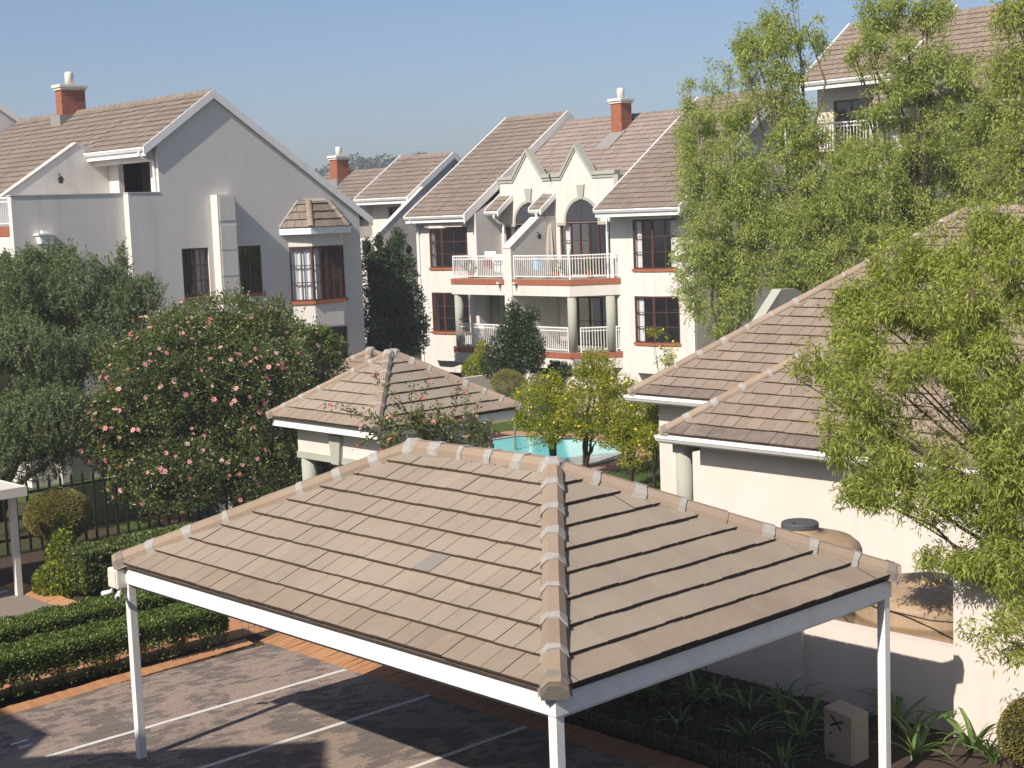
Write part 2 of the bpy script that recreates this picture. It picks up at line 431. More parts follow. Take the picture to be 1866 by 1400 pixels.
def hip_roof(parent, x0, x1, y0, y1, ze, pitch, expo, width, mat, mode, faces='WSEN', cap_r=.12, capseg=.42, mort=1.0, angular=False, special=None, hidden='stuff', ridge_over=None, only_caps=None, rows=None):
    """hipped roof over a rectangle; W faces -x, S faces -y, E +x, N +y. Returns ridge ends."""
    wx, wy = x1 - x0, y1 - y0; k = min(wx, wy) / 2; zt = ze + k * pitch
    if wx <= wy: A, B = ((x0 + x1) / 2, y0 + k, zt), ((x0 + x1) / 2, y1 - k, zt)      # ridge along y: A south end, B north end
    else: A, B = (x0 + k, (y0 + y1) / 2, zt), (x1 - k, (y0 + y1) / 2, zt)
    c = 1 / math.sqrt(1 + pitch * pitch); sl = k / c
    alongy = wx <= wy
    mb = MB()
    SW, SE, NE, NW = (x0, y0, ze), (x1, y0, ze), (x1, y1, ze), (x0, y1, ze)
    if alongy:
        polys = {'W': [NW, SW, A, B], 'S': [SW, SE, A], 'E': [SE, NE, B, A], 'N': [NE, NW, B]}
    else:
        polys = {'S': [SW, SE, B, A], 'E': [SE, NE, B], 'N': [NE, NW, A, B], 'W': [NW, SW, A]}
    for p in polys.values(): mb.quad(*[(q[0], q[1], q[2] - .012) for q in p])
    mb.quad(*[(q[0], q[1], ze - .03) for q in (SW, NW, NE, SE)])
    base = mb.build('roof', M['underlay'], parent)
    D = {'W': ((0, -1, 0), (c, 0, pitch * c), NW, wy), 'S': ((1, 0, 0), (0, c, pitch * c), SW, wx), 'E': ((0, 1, 0), (-c, 0, pitch * c), SE, wy), 'N': ((-1, 0, 0), (0, -c, pitch * c), NE, wx)}
    for fc in 'WSEN':
        u, v, o, L = D[fc]
        long_ = (fc in 'WE') == alongy
        face = [(0, -.03), (L, -.03), (L - k, sl), (k, sl)] if long_ and L - 2 * k > 1e-3 else [(0, -.03), (L, -.03), (L / 2, sl)]
        e = sl / rows if rows else expo
        tile_face(base, o, u, v, face, e, width, mat, mode if fc in faces else hidden, special=(special or {}).get(fc), seed=ord(fc))
    up = .05
    lift = lambda p, e=up: (p[0], p[1], p[2] + e)
    ends = {'SW': (SW, A), 'SE': (SE, A if alongy else B), 'NE': (NE, B), 'NW': (NW, B if alongy else A)}
    for i, (nm, (p, q)) in enumerate(ends.items()):
        if only_caps and nm not in only_caps: continue
        caps(base, lift(p), lift(q), cap_r, capseg, mscale=mort, angular=angular, seed=i + 3)
    if (Vector(A) - Vector(B)).length > .3: caps(base, lift(A), lift(B), cap_r, capseg, mscale=mort, angular=angular, seed=9)
    for E_ in {A, B}:
        g = MB(); rr = random.Random(5); c0 = Vector(lift(E_))
        g.lathe((c0.x, c0.y, c0.z - .08), [(cap_r * 1.5, -.05), (cap_r * 1.45, .02), (cap_r * 1.15, .13), (cap_r * .5, .2)], 10)
        g.v = [(a + rr.uniform(-.02, .02), b + rr.uniform(-.02, .02), z + rr.uniform(-.012, .012)) for a, b, z in g.v]
        g.build('mortar_patch', M['mortar'], base)
    return base, A, B

def gutter(parent, p0, p1, out, h=.13, d=.12, mat='white', fascia=.16):
    """ogee eaves gutter in front of a fascia board, running from p0 to p1 (top edge), out = horizontal outward direction"""
    p0, p1, out = Vector(p0), Vector(p1), Vector(out).normalized(); z = Vector((0, 0, 1))
    prof = [(0, 0), (0, -h), (d * .55, -h), (d * .9, -h * .45), (d, -h * .4), (d, -.0), (d - .012, 0), (d - .012, -h * .35), (d * .5, -h + .02), (.015, -h + .02), (.015, 0)]
    MB().prism([p0 + out * a + z * b for a, b in prof], p1 - p0).build('gutter', M[mat], parent)
    if fascia:
        q = [(-.03, .01), (-.03, -h - fascia), (-.004, -h - fascia), (-.004, .01)]
        MB().prism([p0 + out * a + z * b for a, b in q], p1 - p0).build('fascia', M[mat], parent)

def downpipe(parent, top, wallpt, zb, r=.045, mat='white'):
    top, wp = Vector(top), Vector(wallpt)
    path = [top, top - Vector((0, 0, .12)), top.lerp(wp, .5) - Vector((0, 0, .22)), Vector((wp.x, wp.y, wp.z - .2)), Vector((wp.x, wp.y, zb))]
    MB().tube(path, r, 8).build('downpipe', M[mat], parent)

_bal = {}
def railing(parent, pts, z0, h=1.0, sp=.115, name='railing', mat='white'):
    """balustrade along pts: top rail, second rail, bottom rail, posts, and each baluster as a piece of its own"""
    mb = MB(); pts = [Vector((p[0], p[1], 0)) for p in pts]
    hb = round(h - .13, 3)
    if hb not in _bal:
        b = MB().box(-.011, .011, -.011, .011, 0, hb); me = bpy.data.meshes.new('baluster'); me.from_pydata(b.v, [], b.f); me.materials.append(M[mat]); _bal[hb] = me
    spots = []
    for a, b in zip(pts, pts[1:]):
        F = Fr(a.x, a.y, (b - a).x, (b - a).y); L = (b - a).length
        mb.fbox(F, -.02, L + .02, -.022, .022, z0 + h - .045, z0 + h); mb.fbox(F, 0, L, -.016, .016, z0 + h - .17, z0 + h - .14); mb.fbox(F, 0, L, -.016, .016, z0 + .07, z0 + .10)
        for uu in (0, L): mb.fbox(F, uu - .024, uu + .024, -.0235, .0235, z0 - .02, z0 + h - .002)
        n = max(2, round(L / sp))
        for i in range(1, n): spots.append(a + (b - a) * (i / n))
    o = mb.build(name, M[mat], parent)
    for p in spots: link('baluster', _bal[hb], None, o, (p.x, p.y, z0 + .085))
    return o

def band(parent, F, u0, u1, z0, z1, w=.03, tl=.3):
    """course of terracotta tiles set on edge"""
    b = MB().fbox(F, u0, u1, -.05, w - .012, z0, z1).build('tile_band', M['mortar'], parent)
    n = max(1, round((u1 - u0) / tl)); s = (u1 - u0) / n
    for i in range(n): MB().fbox(F, u0 + s * i + .004, u0 + s * (i + 1) - .004, -.03, w + rnd.uniform(-.001, .002), z0 + .004, z1 - .004).build('band_tile', M['clay'], b)

def chimney(parent, x, y, wx, wy, z0, zb, pot=.5):
    c = MB().box(x - wx / 2, x + wx / 2, y - wy / 2, y + wy / 2, z0, zb).build('chimney', M['brick'], parent)
    m = MB().box(x - wx / 2 - .1, x + wx / 2 + .1, y - wy / 2 - .1, y + wy / 2 + .1, zb + .08, zb + .2); m.box(x - wx / 2 - .05, x + wx / 2 + .05, y - wy / 2 - .05, y + wy / 2 + .05, zb - .01, zb + .078)
    m.build('chimney_cap', M['offwhite'], c, bevel=.012)
    MB().lathe((x, y, zb + .2), [(.17, 0), (.165, pot * .9), (.13, pot)], 14).build('chimney_pot', M['offwhite'], c, True)

def rake(parent, a, b, thick=.06, depth=.24, n=(0, -1, 0), mat='white', over=.03):
    """barge board along the sloping edge of a gable, from a to b (top edge), n = outward"""
    a, b, n = Vector(a), Vector(b), Vector(n); z = Vector((0, 0, 1))
    MB().prism([a + z * over, b + z * over, b - z * (depth - over), a - z * (depth - over)], n * thick).build('barge_board', M[mat], parent)

def slope_roof(parent, side, xe, ze, xr, y0, y1, pitch, mat, mode='course', expo=.345, width=.3, name='roof', slab=.05):
    """one roof plane between y0<y1: side 'W' rises towards +x from eave xe; side 'E' rises towards -x"""
    c = 1 / math.sqrt(1 + pitch * pitch); L = abs(xr - xe) / c; s = 1 if xr > xe else -1
    zr = ze + abs(xr - xe) * pitch
    mb = MB(); P = [(xe, y0, ze), (xr, y0, zr), (xr, y1, zr), (xe, y1, ze)]
    mb.prism([(p[0], p[1], p[2] - .012) for p in P], (0, 0, -slab)); base = mb.build(name, M['underlay'], parent)
    if s > 0: o, u = (xe, y1, ze), (0, -1, 0)
    else: o, u = (xe, y0, ze), (0, 1, 0)
    tile_face(base, o, u, (s * c, 0, pitch * c), [(0, -.03), (y1 - y0, -.03), (y1 - y0, L), (0, L)], L / max(1, round(L / expo)), width, mat, mode, tail=.06, seed=int(abs(xe * 7 + y0 * 13)))
    return base, zr
def ridge_line(parent, x, y0, y1, z):
    mb = MB(); n = max(1, round((y1 - y0) / .42))
    for i in range(n):
        a, b = y0 + (y1 - y0) * i / n, y0 + (y1 - y0) * (i + 1) / n
        mb.prism([(x - .13, a, z - .06), (x, a, z + .075), (x + .13, a, z - .06)], (0, b - a + .01, 0))
        mb.prism([(x - .145, a - .03, z - .065), (x, a - .03, z + .09), (x + .145, a - .03, z - .065)], (0, .07, 0))
    mb.build('ridge_caps', M['tile_far'], parent)
# ------------------------------------------------------------------ ground
def groundmat():
    g = N('ground soil and grass'); n1 = g.noise(.25, 5); n2 = g.noise(9, 5, rough=.7)
    c = g.mix(g.ramp(n1, [(.42, (0, 0, 0)), (.6, (1, 1, 1))]), (.07, .055, .035), (.045, .062, .022))
    c = g.mix(.5, c, g.ramp(n2, [(.3, (.03, .03, .015)), (.7, (.10, .085, .05))]))
    return g.done(g.pbr(c, .95, g.bump(n2, .6, .05), .1))
M['ground'] = groundmat()
mb = MB(); mb.quad((-3000, -3000, -.03), (3000, -3000, -.03), (3000, 3000, -.03), (-3000, 3000, -.03)); struct('ground', mb, M['ground'])

def hillmat():
    g = N('wooded hill'); n1 = g.noise(.035, 6, rough=.7)
    return g.done(g.pbr(g.ramp(n1, [(.35, (.02, .03, .018)), (.55, (.06, .055, .04)), (.7, (.10, .085, .06))]), .95, g.bump(n1, .8, 3), .05))
M['hill'] = hillmat()
# wooded ridge far behind the roofs: a real hill with tree clumps on it
hb = MB(); c0 = at(640, 380, 480); nx, ny = 60, 26
hv = {}
ax = Vector((CR.x, CR.y, 0)).normalized(); ay = Vector((_fw.x, _fw.y, 0))
def hill_z(s, t):
    prof = math.exp(-((s + 5) / 115) ** 2) * 24 + math.exp(-((s - 160) / 130) ** 2) * 12
    return (prof * (1 - (t / 90.0) ** 2)) + 1.2 * math.sin(s * .13) + .8 * math.sin(s * .31 + 1)
for i in range(nx + 1):
    for j in range(ny + 1):
        s = -300 + 600 * i / nx; t = -90 + 180 * j / ny; p = c0 + ax * s + ay * t
        hv[i, j] = len(hb.v); hb.v.append((p.x, p.y, -4 + max(0, hill_z(s, t))))
for i in range(nx):
    for j in range(ny): hb.f.append((hv[i, j], hv[i + 1, j], hv[i + 1, j + 1], hv[i, j + 1]))
struct('hill', hb, M['hill'], smooth=True)

# ------------------------------------------------------------------ parking bays with interlocking pavers
def pavermat():
    g = N('interlocking paver'); r = g.math('FRACT', g.math('ADD', g.island(), g.objrand()))
    big = g.noise(.75, 5, rough=.65, dist=.6); patch = g.ramp(g.math('ADD', big, g.math('MULTIPLY', g.math('SUBTRACT', r, .5), .16)), [(.46, (0, 0, 0)), (.54, (1, 1, 1))])
    c = g.mix(patch, (.12, .105, .097), (.33, .255, .205)); c = g.mix(g.math('MULTIPLY', r, .35), c, (.20, .17, .15))
    sp = g.noise(70, 4, rough=.8); c = g.mix(.3, c, g.ramp(sp, [(.3, (.06, .05, .046)), (.7, (.38, .32, .28))]))
    return g.done(g.pbr(c, .88, g.bump(sp, .4, .006), .15))
M['paver'] = pavermat()
M['joint'] = flat('sand joint', (.05, .043, .038), .95)
PX0, PX1, PY0, PY1 = 5.0, 16.0, 9.0, 24.35
mb = MB(); mb.quad((PX0, PY0, -.004), (PX1, PY0, -.004), (PX1, PY1, -.004), (PX0, PY1, -.004)); lot = struct('parking_area', mb, M['joint'])
L_, W_ = .225, .1125; a_ = .016
zz = [(0, 0), (L_ / 8, a_), (3 * L_ / 8, -a_), (L_ / 2, 0), (5 * L_ / 8, a_), (7 * L_ / 8, -a_), (L_, 0)]
g_ = .0035
pol = [(zx + (g_ if i == 0 else -g_ if i == 6 else 0), zy + g_) for i, (zx, zy) in enumerate(zz)] + [(zx + (g_ if i == 0 else -g_ if i == 6 else 0), zy + W_ - g_) for i, (zx, zy) in reversed(list(enumerate(zz)))]
pm = MB(); pm.prism([(x, y, .012) for x, y in pol], (0, 0, -.016)); pme = bpy.data.meshes.new('paver'); pme.from_pydata(pm.v, [], pm.f); pme.materials.append(M['paver'])
cand = []
k = 0
yy = 11.0
while yy < PY1 - W_ - .02:
    off = (k % 2) * L_ / 2 - L_; xx = 8.6 + off
    while xx < PX1 - L_ - .01:
        if xx > 8.4: cand.append((xx, yy))
        xx += L_
    yy += W_; k += 1
def inview(p):
    v = Vector(p) - CAM; d = v.dot(CF); return d > 0 and -60 < 933 + FPX * v.dot(CR) / d < 1926 and 700 - FPX * v.dot(CU) / d < 1440
cand = [c for c in cand if inview((c[0], c[1], 0)) and c[1] + W_ < 23.97 + .073 * (c[0] - 8.2) + .12]
def px_(c):
    v = Vector((c[0], c[1], 0)) - CAM; d = v.dot(CF); return (933 + FPX * v.dot(CR) / d, 700 - FPX * v.dot(CU) / d, d)
# the largest-showing pavers (nearest and unhidden by the carport roof) become single pieces
vis = []
for c in cand:
    x, y, d = px_(c)
    if y < 1396 and (x < 1005 and y > 1075 + (x - 240) * .285 + 8): vis.append((d, c))
vis.sort(); near = {c for _, c in vis[:300]}
for c in near: link('paver', pme, None, lot, (c[0], c[1], 0 + rnd.uniform(-.002, .002)), (rnd.uniform(-.006, .006), rnd.uniform(-.006, .006), 0))
n0 = np.array(pm.v, np.float32); rest = [c for c in cand if c not in near]
vv = np.concatenate([n0 + np.array([c[0], c[1], rnd.uniform(-.003, .003)], np.float32) for c in rest]); ff = []
for i in range(len(rest)): ff += [tuple(q + i * len(n0) for q in f) for f in pm.f]
me = bpy.data.meshes.new('pavers'); me.from_pydata(vv.tolist(), [], ff); me.materials.append(M['paver']); o = link('pavers', me, None, lot); o['kind'] = 'stuff'

def linemat():
    g = N('worn road paint'); n_ = g.noise(30, 5, rough=.75); c = g.ramp(n_, [(.33, (.25, .22, .2)), (.45, (.62, .61, .58))]); return g.done(g.pbr(c, .8, g.bump(n_, .3, .004), .2))
M['line'] = linemat()
def bayline(x0, x1, y, w=.1, dx=0):
    mb = MB(); n = max(2, int((x1 - x0) / .25)); prev = None
    for i in range(n + 1):
        x = x0 + (x1 - x0) * i / n; e = rnd.uniform(-.006, .006); yc = y + dx * i / n
        cur = ((x, yc - w / 2 + e, .0165), (x, yc + w / 2 + e, .0165))
        if prev: mb.quad(prev[0], cur[0], cur[1], prev[1])
        prev = cur
    o = mb.build('bay_line', M['line'], lot); return o
for y, a, b in ((21.72, 9.9, 15.75), (19.42, 9.6, 15.95), (17.0, 9.0, 15.95), (14.3, 9.0, 16.3)): bayline(a, b, y, .1)
# painted bay number 14, read from the drive
dm = MB()
def stroke(pts, w):
    for (xa, ya), (xb, yb) in zip(pts, pts[1:]):
        d = Vector((xb - xa, yb - ya, 0)).normalized(); n_ = Vector((-d.y, d.x, 0)) * w / 2
        A, B = Vector((xa, ya, .0165)), Vector((xb, yb, .0165)); dm.quad(A - n_, B - n_, B + n_, A + n_)
p1, p2 = gp(20, 1359), gp(51, 1349.5); stroke([(p1.x, p1.y), (p2.x, p2.y)], .07)
q = [gp(36, 1362.5), gp(67, 1356), gp(38, 1366.2), gp(36, 1362.5)]; stroke([(p.x, p.y) for p in q], .05)
dm.build('bay_number', M['line'], lot)

# ------------------------------------------------------------------ orange brick kerbs
M['kerb'] = tilemat('orange kerb brick', (.38, .18, .085), (.47, .26, .135), .3, (.3, .2, .13))
def kerb(name, a, b, wdt, inward, n_len=.115, z=.075, label=None):
    """soldier course of bricks from a to b, tilted slightly; inward = unit vector towards the paving"""
    a, b = Vector((*a, 0)), Vector((*b, 0)); d = (b - a); L = d.length; d.normalize(); inw = Vector((*inward, 0)); n = int(L / n_len)
    k = MB().prism([a - inw * wdt + Vector((0, 0, -.03)), a + Vector((0, 0, -.03)), a + Vector((0, 0, .006)), a - inw * wdt + Vector((0, 0, z - .03))], b - a).build(name, M['joint']); k['kind'] = 'structure'
    rot = math.atan2(d.y, d.x)
    bm = MB(); s = L / n
    # brick in local axes: x along the kerb, y outwards
    sg = 1 if Vector((-d.y, d.x, 0)).dot(inw) < 0 else -1
    P = [(.004, 0, -.02), (s - .004, 0, -.02), (s - .004, sg * wdt, -.02), (.004, sg * wdt, -.02), (.004, 0, .018), (s - .004, 0, .018), (s - .004, sg * wdt, z), (.004, sg * wdt, z)]
    if sg < 0: P = [P[i] for i in (3, 2, 1, 0, 7, 6, 5, 4)]
    bm.hexa(P); me = bpy.data.meshes.new('kerb_brick'); me.from_pydata(bm.v, [], bm.f); me.materials.append(M['kerb'])
    for i in range(n):
        p = a + d * (s * i); link('kerb_brick', me, None, k, (p.x, p.y, rnd.uniform(-.005, .004)), (rnd.uniform(-.02, .02), rnd.uniform(-.02, .02), rot + rnd.uniform(-.012, .012)))
    return k
kerb('kerb', (8.2, 23.97), (15.6, 24.51), .27, (.073, -.9973))
kerb('kerb', (15.8, 24.6), (15.8, 12.6), .46, (-1, 0), .105)
# dark planting strip and sandy orange path around the hedges
M['path'] = tilemat('orange path brick', (.40, .20, .10), (.48, .27, .15), .2)
mb = MB(); mb.quad((7.5, 24.63, -.01), (16.1, 24.63, -.01), (16.1, 25.15, -.01), (7.5, 25.15, -.01)); struct('flower_bed', mb, M['soil'])
mb = MB(); mb.quad((7.5, 25.15, -.006), (18.6, 25.15, -.006), (18.6, 27.9, -.006), (7.5, 27.9, -.006)); struct('path', mb, M['path'])
mb = MB(); mb.quad((16.43, 10, .10), (19.6, 10, .14), (19.6, 24.5, .14), (16.43, 24.5, .10)); struct('flower_bed', mb, M['soil'])
# left parking court
M['asphalt'] = flat('old grey paving', (.25, .21, .18), .9, .15, 0, .3, 2.5, .4)
mb = MB(); mb.quad((4, 27.95, .0), (14.4, 27.95, .0), (14.4, 45, .0), (4, 45, .0)); lot2 = struct('parking_court', mb, M['asphalt'])
for y in (30.15, 32.7):
    mb = MB(); mb.quad((7, y - .05, .006), (14.3, y - .05, .006), (14.3, y + .05, .006), (7, y + .05, .006)); mb.build('bay_line', M['line'], lot2)
kerb('kerb', (14.42, 33.2), (14.42, 28.0), .34, (-1, 0), .22)
mb = MB(); mb.quad((14.76, 27.9, -.012), (19.5, 27.9, -.012), (19.5, 36.2, -.012), (14.76, 36.2, -.012)); struct('flower_bed', mb, M['soil'])

# ------------------------------------------------------------------ pool, deck and lawn
def lawnmat():
    g = N('lawn'); n1 = g.noise(1.2, 4); n2 = g.noise(40, 4, rough=.8)
    c = g.mix(g.ramp(n1, [(.35, (0, 0, 0)), (.65, (1, 1, 1))]), (.055, .095, .022), (.085, .115, .03)); c = g.mix(.4, c, g.ramp(n2, [(.3, (.02, .04, .01)), (.7, (.12, .15, .05))]))
    return g.done(g.pbr(c, .9, g.bump(n2, .7, .03), .1))
M['lawn'] = lawnmat()
mb = MB(); mb.quad((19.5, 25, -.008), (45, 25, -.008), (45, 52, -.008), (19.5, 52, -.008)); struct('lawn', mb, M['lawn'])
M['deck'] = tilemat('pool deck brick', (.36, .20, .13), (.44, .27, .18), .2)
pool_px = [(862, 840), (880, 806), (945, 796), (1003, 799), (1060, 802), (1108, 809), (1137, 827), (1090, 843), (1030, 856), (960, 870), (880, 868)]
pool = [gp(x, y) for x, y in pool_px]
cen = sum(pool, Vector()) / len(pool)
def grow(poly, e): return [p + (p - cen).normalized() * e for p in poly]
def ringpoly(inner, outer, z):
    mb = MB(); n = len(inner)
    for i in range(n):
        j = (i + 1) % n; mb.quad((inner[i].x, inner[i].y, z), (outer[i].x, outer[i].y, z), (outer[j].x, outer[j].y, z), (inner[j].x, inner[j].y, z))
    return mb
struct('pool_deck', ringpoly(grow(pool, .28), grow(pool, 1.6), .0), M['deck'])
rim = ringpoly(pool, grow(pool, .3), .035)
M['coping'] = flat('pool coping', (.42, .36, .30), .8)
struct('pool_coping', rim, M['coping'])
def poolmat():
    g = N('pool water'); n_ = g.noise(3.5, 3, dist=1.2); v = g.n('TexVoronoi'); v.inputs['Scale'].default_value = 2.2; g.t.links.new(g.pos(), v.inputs['Vector'])
    c = g.mix(g.math('MULTIPLY', g.noise(.35, 3), .6), (.06, .55, .60), (.18, .70, .72))
    c = g.mix(g.ramp(v.outputs['Distance'], [(.0, (.0, .0, .0)), (.9, (.4, .4, .4))]), c, (.30, .68, .68))
    return g.done(g.pbr(c, .06, g.bump(n_, .12, .03), .5))
M['pool'] = poolmat()
mb = MB(); mb.quad(*[(p.x, p.y, .008) for p in pool]); struct('pool_water', mb, M['pool'])
# paddling pool showing through the fence beside the gazebo
pp = [gp(x, y) for x, y in [(330, 928), (400, 905), (500, 884), (566, 872), (620, 880), (560, 905), (470, 925), (380, 945)]]; cen = sum(pp, Vector()) / len(pp)
struct('pool_deck', ringpoly(grow(pp, .2), grow(pp, 1.4), .002), M['deck']); struct('pool_coping', ringpoly(pp, grow(pp, .25), .032), M['coping'])
mb = MB(); mb.quad(*[(p.x, p.y, .004) for p in pp]); struct('pool_water', mb, M['pool'])
# ------------------------------------------------------------------ the carport in front
CX0, CX1, CY0, CY1, CZ = 10.78, 17.34, 11.12, 20.65, 3.10
cp = thing('carport', ((CX0 + CX1) / 2, (CY0 + CY1) / 2, 0), 'open carport with sand coloured hipped tile roof and white fascia in the foreground', 'carport')
greytile = tilemat('replacement grey tile', (.225, .205, .185), (.245, .225, .205), .2)
hip_roof(cp, CX0, CX1, CY0, CY1, CZ, .495, .4, .335, M['tile_carport'], 'tile', 'WS', cap_r=.15, capseg=.62, mort=1.45, angular=True, rows=9, special={'W': {(3, 17): greytile}})
W1 = Fr(CX0 + .05, CY1 - .05, 0, -1); S1 = Fr(CX0 + .05, CY0 + .05, 1, 0); LY, LX = CY1 - CY0 - .1, CX1 - CX0 - .1
E1 = Fr(CX1 - .05, CY0 + .05, 0, 1); N1 = Fr(CX1 - .05, CY1 - .05, -1, 0)
for F, L in ((W1, LY), (S1, LX), (E1, LY), (N1, LX)):
    MB().fbox(F, .001, L - .001, -.03, 0, CZ - .295, CZ - .004).build('fascia', M['white'], cp)
    MB().fbox(F, .16, L - .16, -.16, -.13, CZ - .385, CZ - .14).build('beam', M['white'], cp)
    MB().fbox(F, .03, L - .03, -.13, -.034, CZ - .20, CZ - .185).build('soffit', M['offwhite'], cp)
for x, y in ((CX0 + .13, CY0 + .13), (CX0 + .13, CY1 - .13), (CX1 - .13, CY0 + .13), (CX1 - .13, CY1 - .13)):
    MB().box(x - .062, x + .062, y - .062, y + .062, 0, CZ - .2).build('post', M['white'], cp, bevel=.006); MB().box(x - .11, x + .11, y - .11, y + .11, .013, .028).build('base_plate', M['flash'], cp)
# mortared junction box and two bullet cameras at the far left corner
jb = thing('junction_box', (CX0 + .02, CY1 + .02, CZ - .3), 'pale grey plastic junction box on the far left corner of the carport', 'junction box')
MB().box(CX0 - .10, CX0 + .14, CY1 - .16, CY1 + .13, CZ - .37, CZ - .06).build('box', M['offwhite'], jb, bevel=.02)
MB().box(CX0 - .112, CX0 - .101, CY1 - .13, CY1 + .10, CZ - .345, CZ - .085).build('lid', M['offwhite'], jb, bevel=.004)
def bullet(p, d, label):
    t = thing('security_camera', p, label, 'camera', 'cameras under the junction box'); p = Vector(p); d = Vector(d).normalized()
    MB().tube([p, p + d * .15], .036, 14).build('body', M['white'], t, True); MB().tube([p + d * .12, p + d * .175], .041, 14).build('hood', M['white'], t, True)
    MB().tube([p + d * .15, p + d * .178], .024, 12).build('lens', M['dark'], t); MB().tube([p + d * .03, p + d * .03 + Vector((.02, -.02, .06))], .015, 8).build('bracket', M['white'], t)
bullet((CX0 - .05, CY1 + .10, CZ - .44), (-.55, .75, -.25), 'white bullet camera pointing left under the grey junction box')
bullet((CX0 - .04, CY1 - .10, CZ - .43), (-.6, -.75, -.2), 'white bullet camera with dark lens turned towards the parking bays')
# carport at the left edge of the picture
c2 = thing('carport', (13.0, 33.0, 0), 'second carport with white post and beam at the left edge beside the topiary', 'carport')
MB().box(8.62, 14.5, 31.78, 34.65, 2.45, 2.5).build('roof', M['offwhite'], c2)
for F, L in ((Fr(8.6, 31.77, 1, 0), 5.92), (Fr(14.52, 31.78, 0, 1), 2.88), (Fr(8.6, 34.66, 0, -1), 2.88)): MB().fbox(F, .001, L - .001, -.03, 0, 2.3, 2.515).build('fascia', M['offwhite'], c2)
for x, y in ((14.3, 32.1), (8.9, 32.1), (14.3, 34.4), (8.9, 34.4)): MB().box(x - .07, x + .07, y - .07, y + .07, 0, 2.44).build('post', M['offwhite'], c2, bevel=.006)
# ------------------------------------------------------------------ house on the left (gable end towards us)
PT = .69
def roofz(x, xr, zr): return zr - PT * abs(x - xr)
lh = thing('apartment_house', (28, 52, 0), 'three storey cream house on the left with plain grey gable wall, bay window and terrace', 'house')
G = Fr(0, 45, 1, 0)
XR, ZR = 28.23, 12.72
hol = [(26.68, 27.73, 5.72, 7.41), (28.94, 29.88, 5.72, 7.40), (32.2, 33.5, 2.3, 4.25), (31.2, 33.3, 5.3, 7.3)]
mb = MB(); mb.wall(G, 24.8, 34.3, 0, 8.1, hol, .14)
top = [(24.8, 8.1), (34.3, 8.1), (34.3, roofz(34.3, XR, ZR) - .1), (XR, ZR - .1), (25.98, roofz(25.98, XR, ZR) - .1), (25.98, 9.32), (24.8, 9.32)]
mb.quad(*[G.p(u, 0, z) for u, z in top])
# thickness of the terrace end and the parapet step
mb.quad(G.p(25.98, 0, 9.32), G.p(25.98, 0, roofz(25.98, XR, ZR) - .1), G.p(25.98, -.3, roofz(25.98, XR, ZR) - .1), G.p(25.98, -.3, 9.32))
mb.quad(G.p(24.8, 0, 0), G.p(24.8, 0, 9.32), G.p(24.8, -.58, 9.32), G.p(24.8, -.58, 0)); mb.quad(G.p(24.8, 0, 9.32), G.p(25.98, 0, 9.32), G.p(25.98, -.25, 9.32), G.p(24.8, -.25, 9.32))
mb.quad(G.p(25.98, -.25, 9.32), G.p(24.8, -.25, 9.32), G.p(24.8, -.25, 8.3), G.p(25.98, -.25, 8.3))
mb.quad((34.3, 45, 0), (34.3, 60, 0), (34.3, 60, 8.4), (34.3, 45, 8.4)); mb.quad((34.3, 60, 0), (20.9, 60, 0), (20.9, 60, 8.4), (XR, 60, 12.6), (34.3, 60, 8.4))
mb.build('gable_wall', M['cream'], lh)
G2 = Fr(0, 45.33, 1, 0)
mb = MB(); mb.fbox(G2, 20.9, 24.79, -.25, 0, 0, 9.31); mb.build('parapet_wall', M['cream'], lh)
MB().fbox(G2, 20.87, 24.78, -.27, .025, 9.312, 9.345).build('coping', M['cream2'], lh); MB().fbox(G, 24.78, 25.97, -.27, .02, 9.323, 9.35).build('coping', M['cream2'], lh)
# facade facing left, terrace front and the rooms behind
Wf = Fr(20.9, 0, 0, -1)
mb = MB(); mb.wall(Wf, -60, -45.58, 0, 8.06, [(-47.6, -46.15, 5.6, 7.38)], .15)
mb.quad((20.9, 45.58, 8.3), (26.4, 45.58, 8.3), (26.4, 49, 8.3), (20.9, 49, 8.3))
Wt = Fr(26.3, 0, 0, -1); mb.wall(Wt, -49, -45.3, 8.3, 10.9, [(-48.3, -46.1, 8.32, 10.42)], .2)
mb.wall(Fr(20.95, 0, 0, -1), -60, -49.2, 8.06, 8.4)
mb.build('wall', M['cream'], lh)
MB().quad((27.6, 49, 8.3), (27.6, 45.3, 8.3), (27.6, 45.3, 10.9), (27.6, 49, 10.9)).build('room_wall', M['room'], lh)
MB().fbox(Fr(25.72, 0, 0, -1), -49.0, -45.26, -.2, 0, 10.38, 10.86).build('lintel', M['cream'], lh)
band(lh, Wf, -50, -45.58, 8.06, 8.38, .03, .3)
railing(lh, [(20.95, 49.2), (20.95, 45.62)], 8.38, .92, .13)
window(lh, Wf, -47.6, -46.15, 5.6, 7.38, 2, 3)
# sloping party wall of the terrace
SP = Fr(0, 49.0, 1, 0)
MB().fprism(SP, [(20.98, 8.31), (26.29, 8.31), (26.29, 10.95), (25.15, 11.16), (21.7, 8.98), (20.98, 8.52)], -.28, 0).build('party_wall', M['cream'], lh)
MB().prism([(25.13, 48.97, 11.172), (21.6, 48.97, 8.945), (21.6, 49.31, 8.945), (25.13, 49.31, 11.172)], (0, 0, .05)).build('coping', M['cream2'], lh)
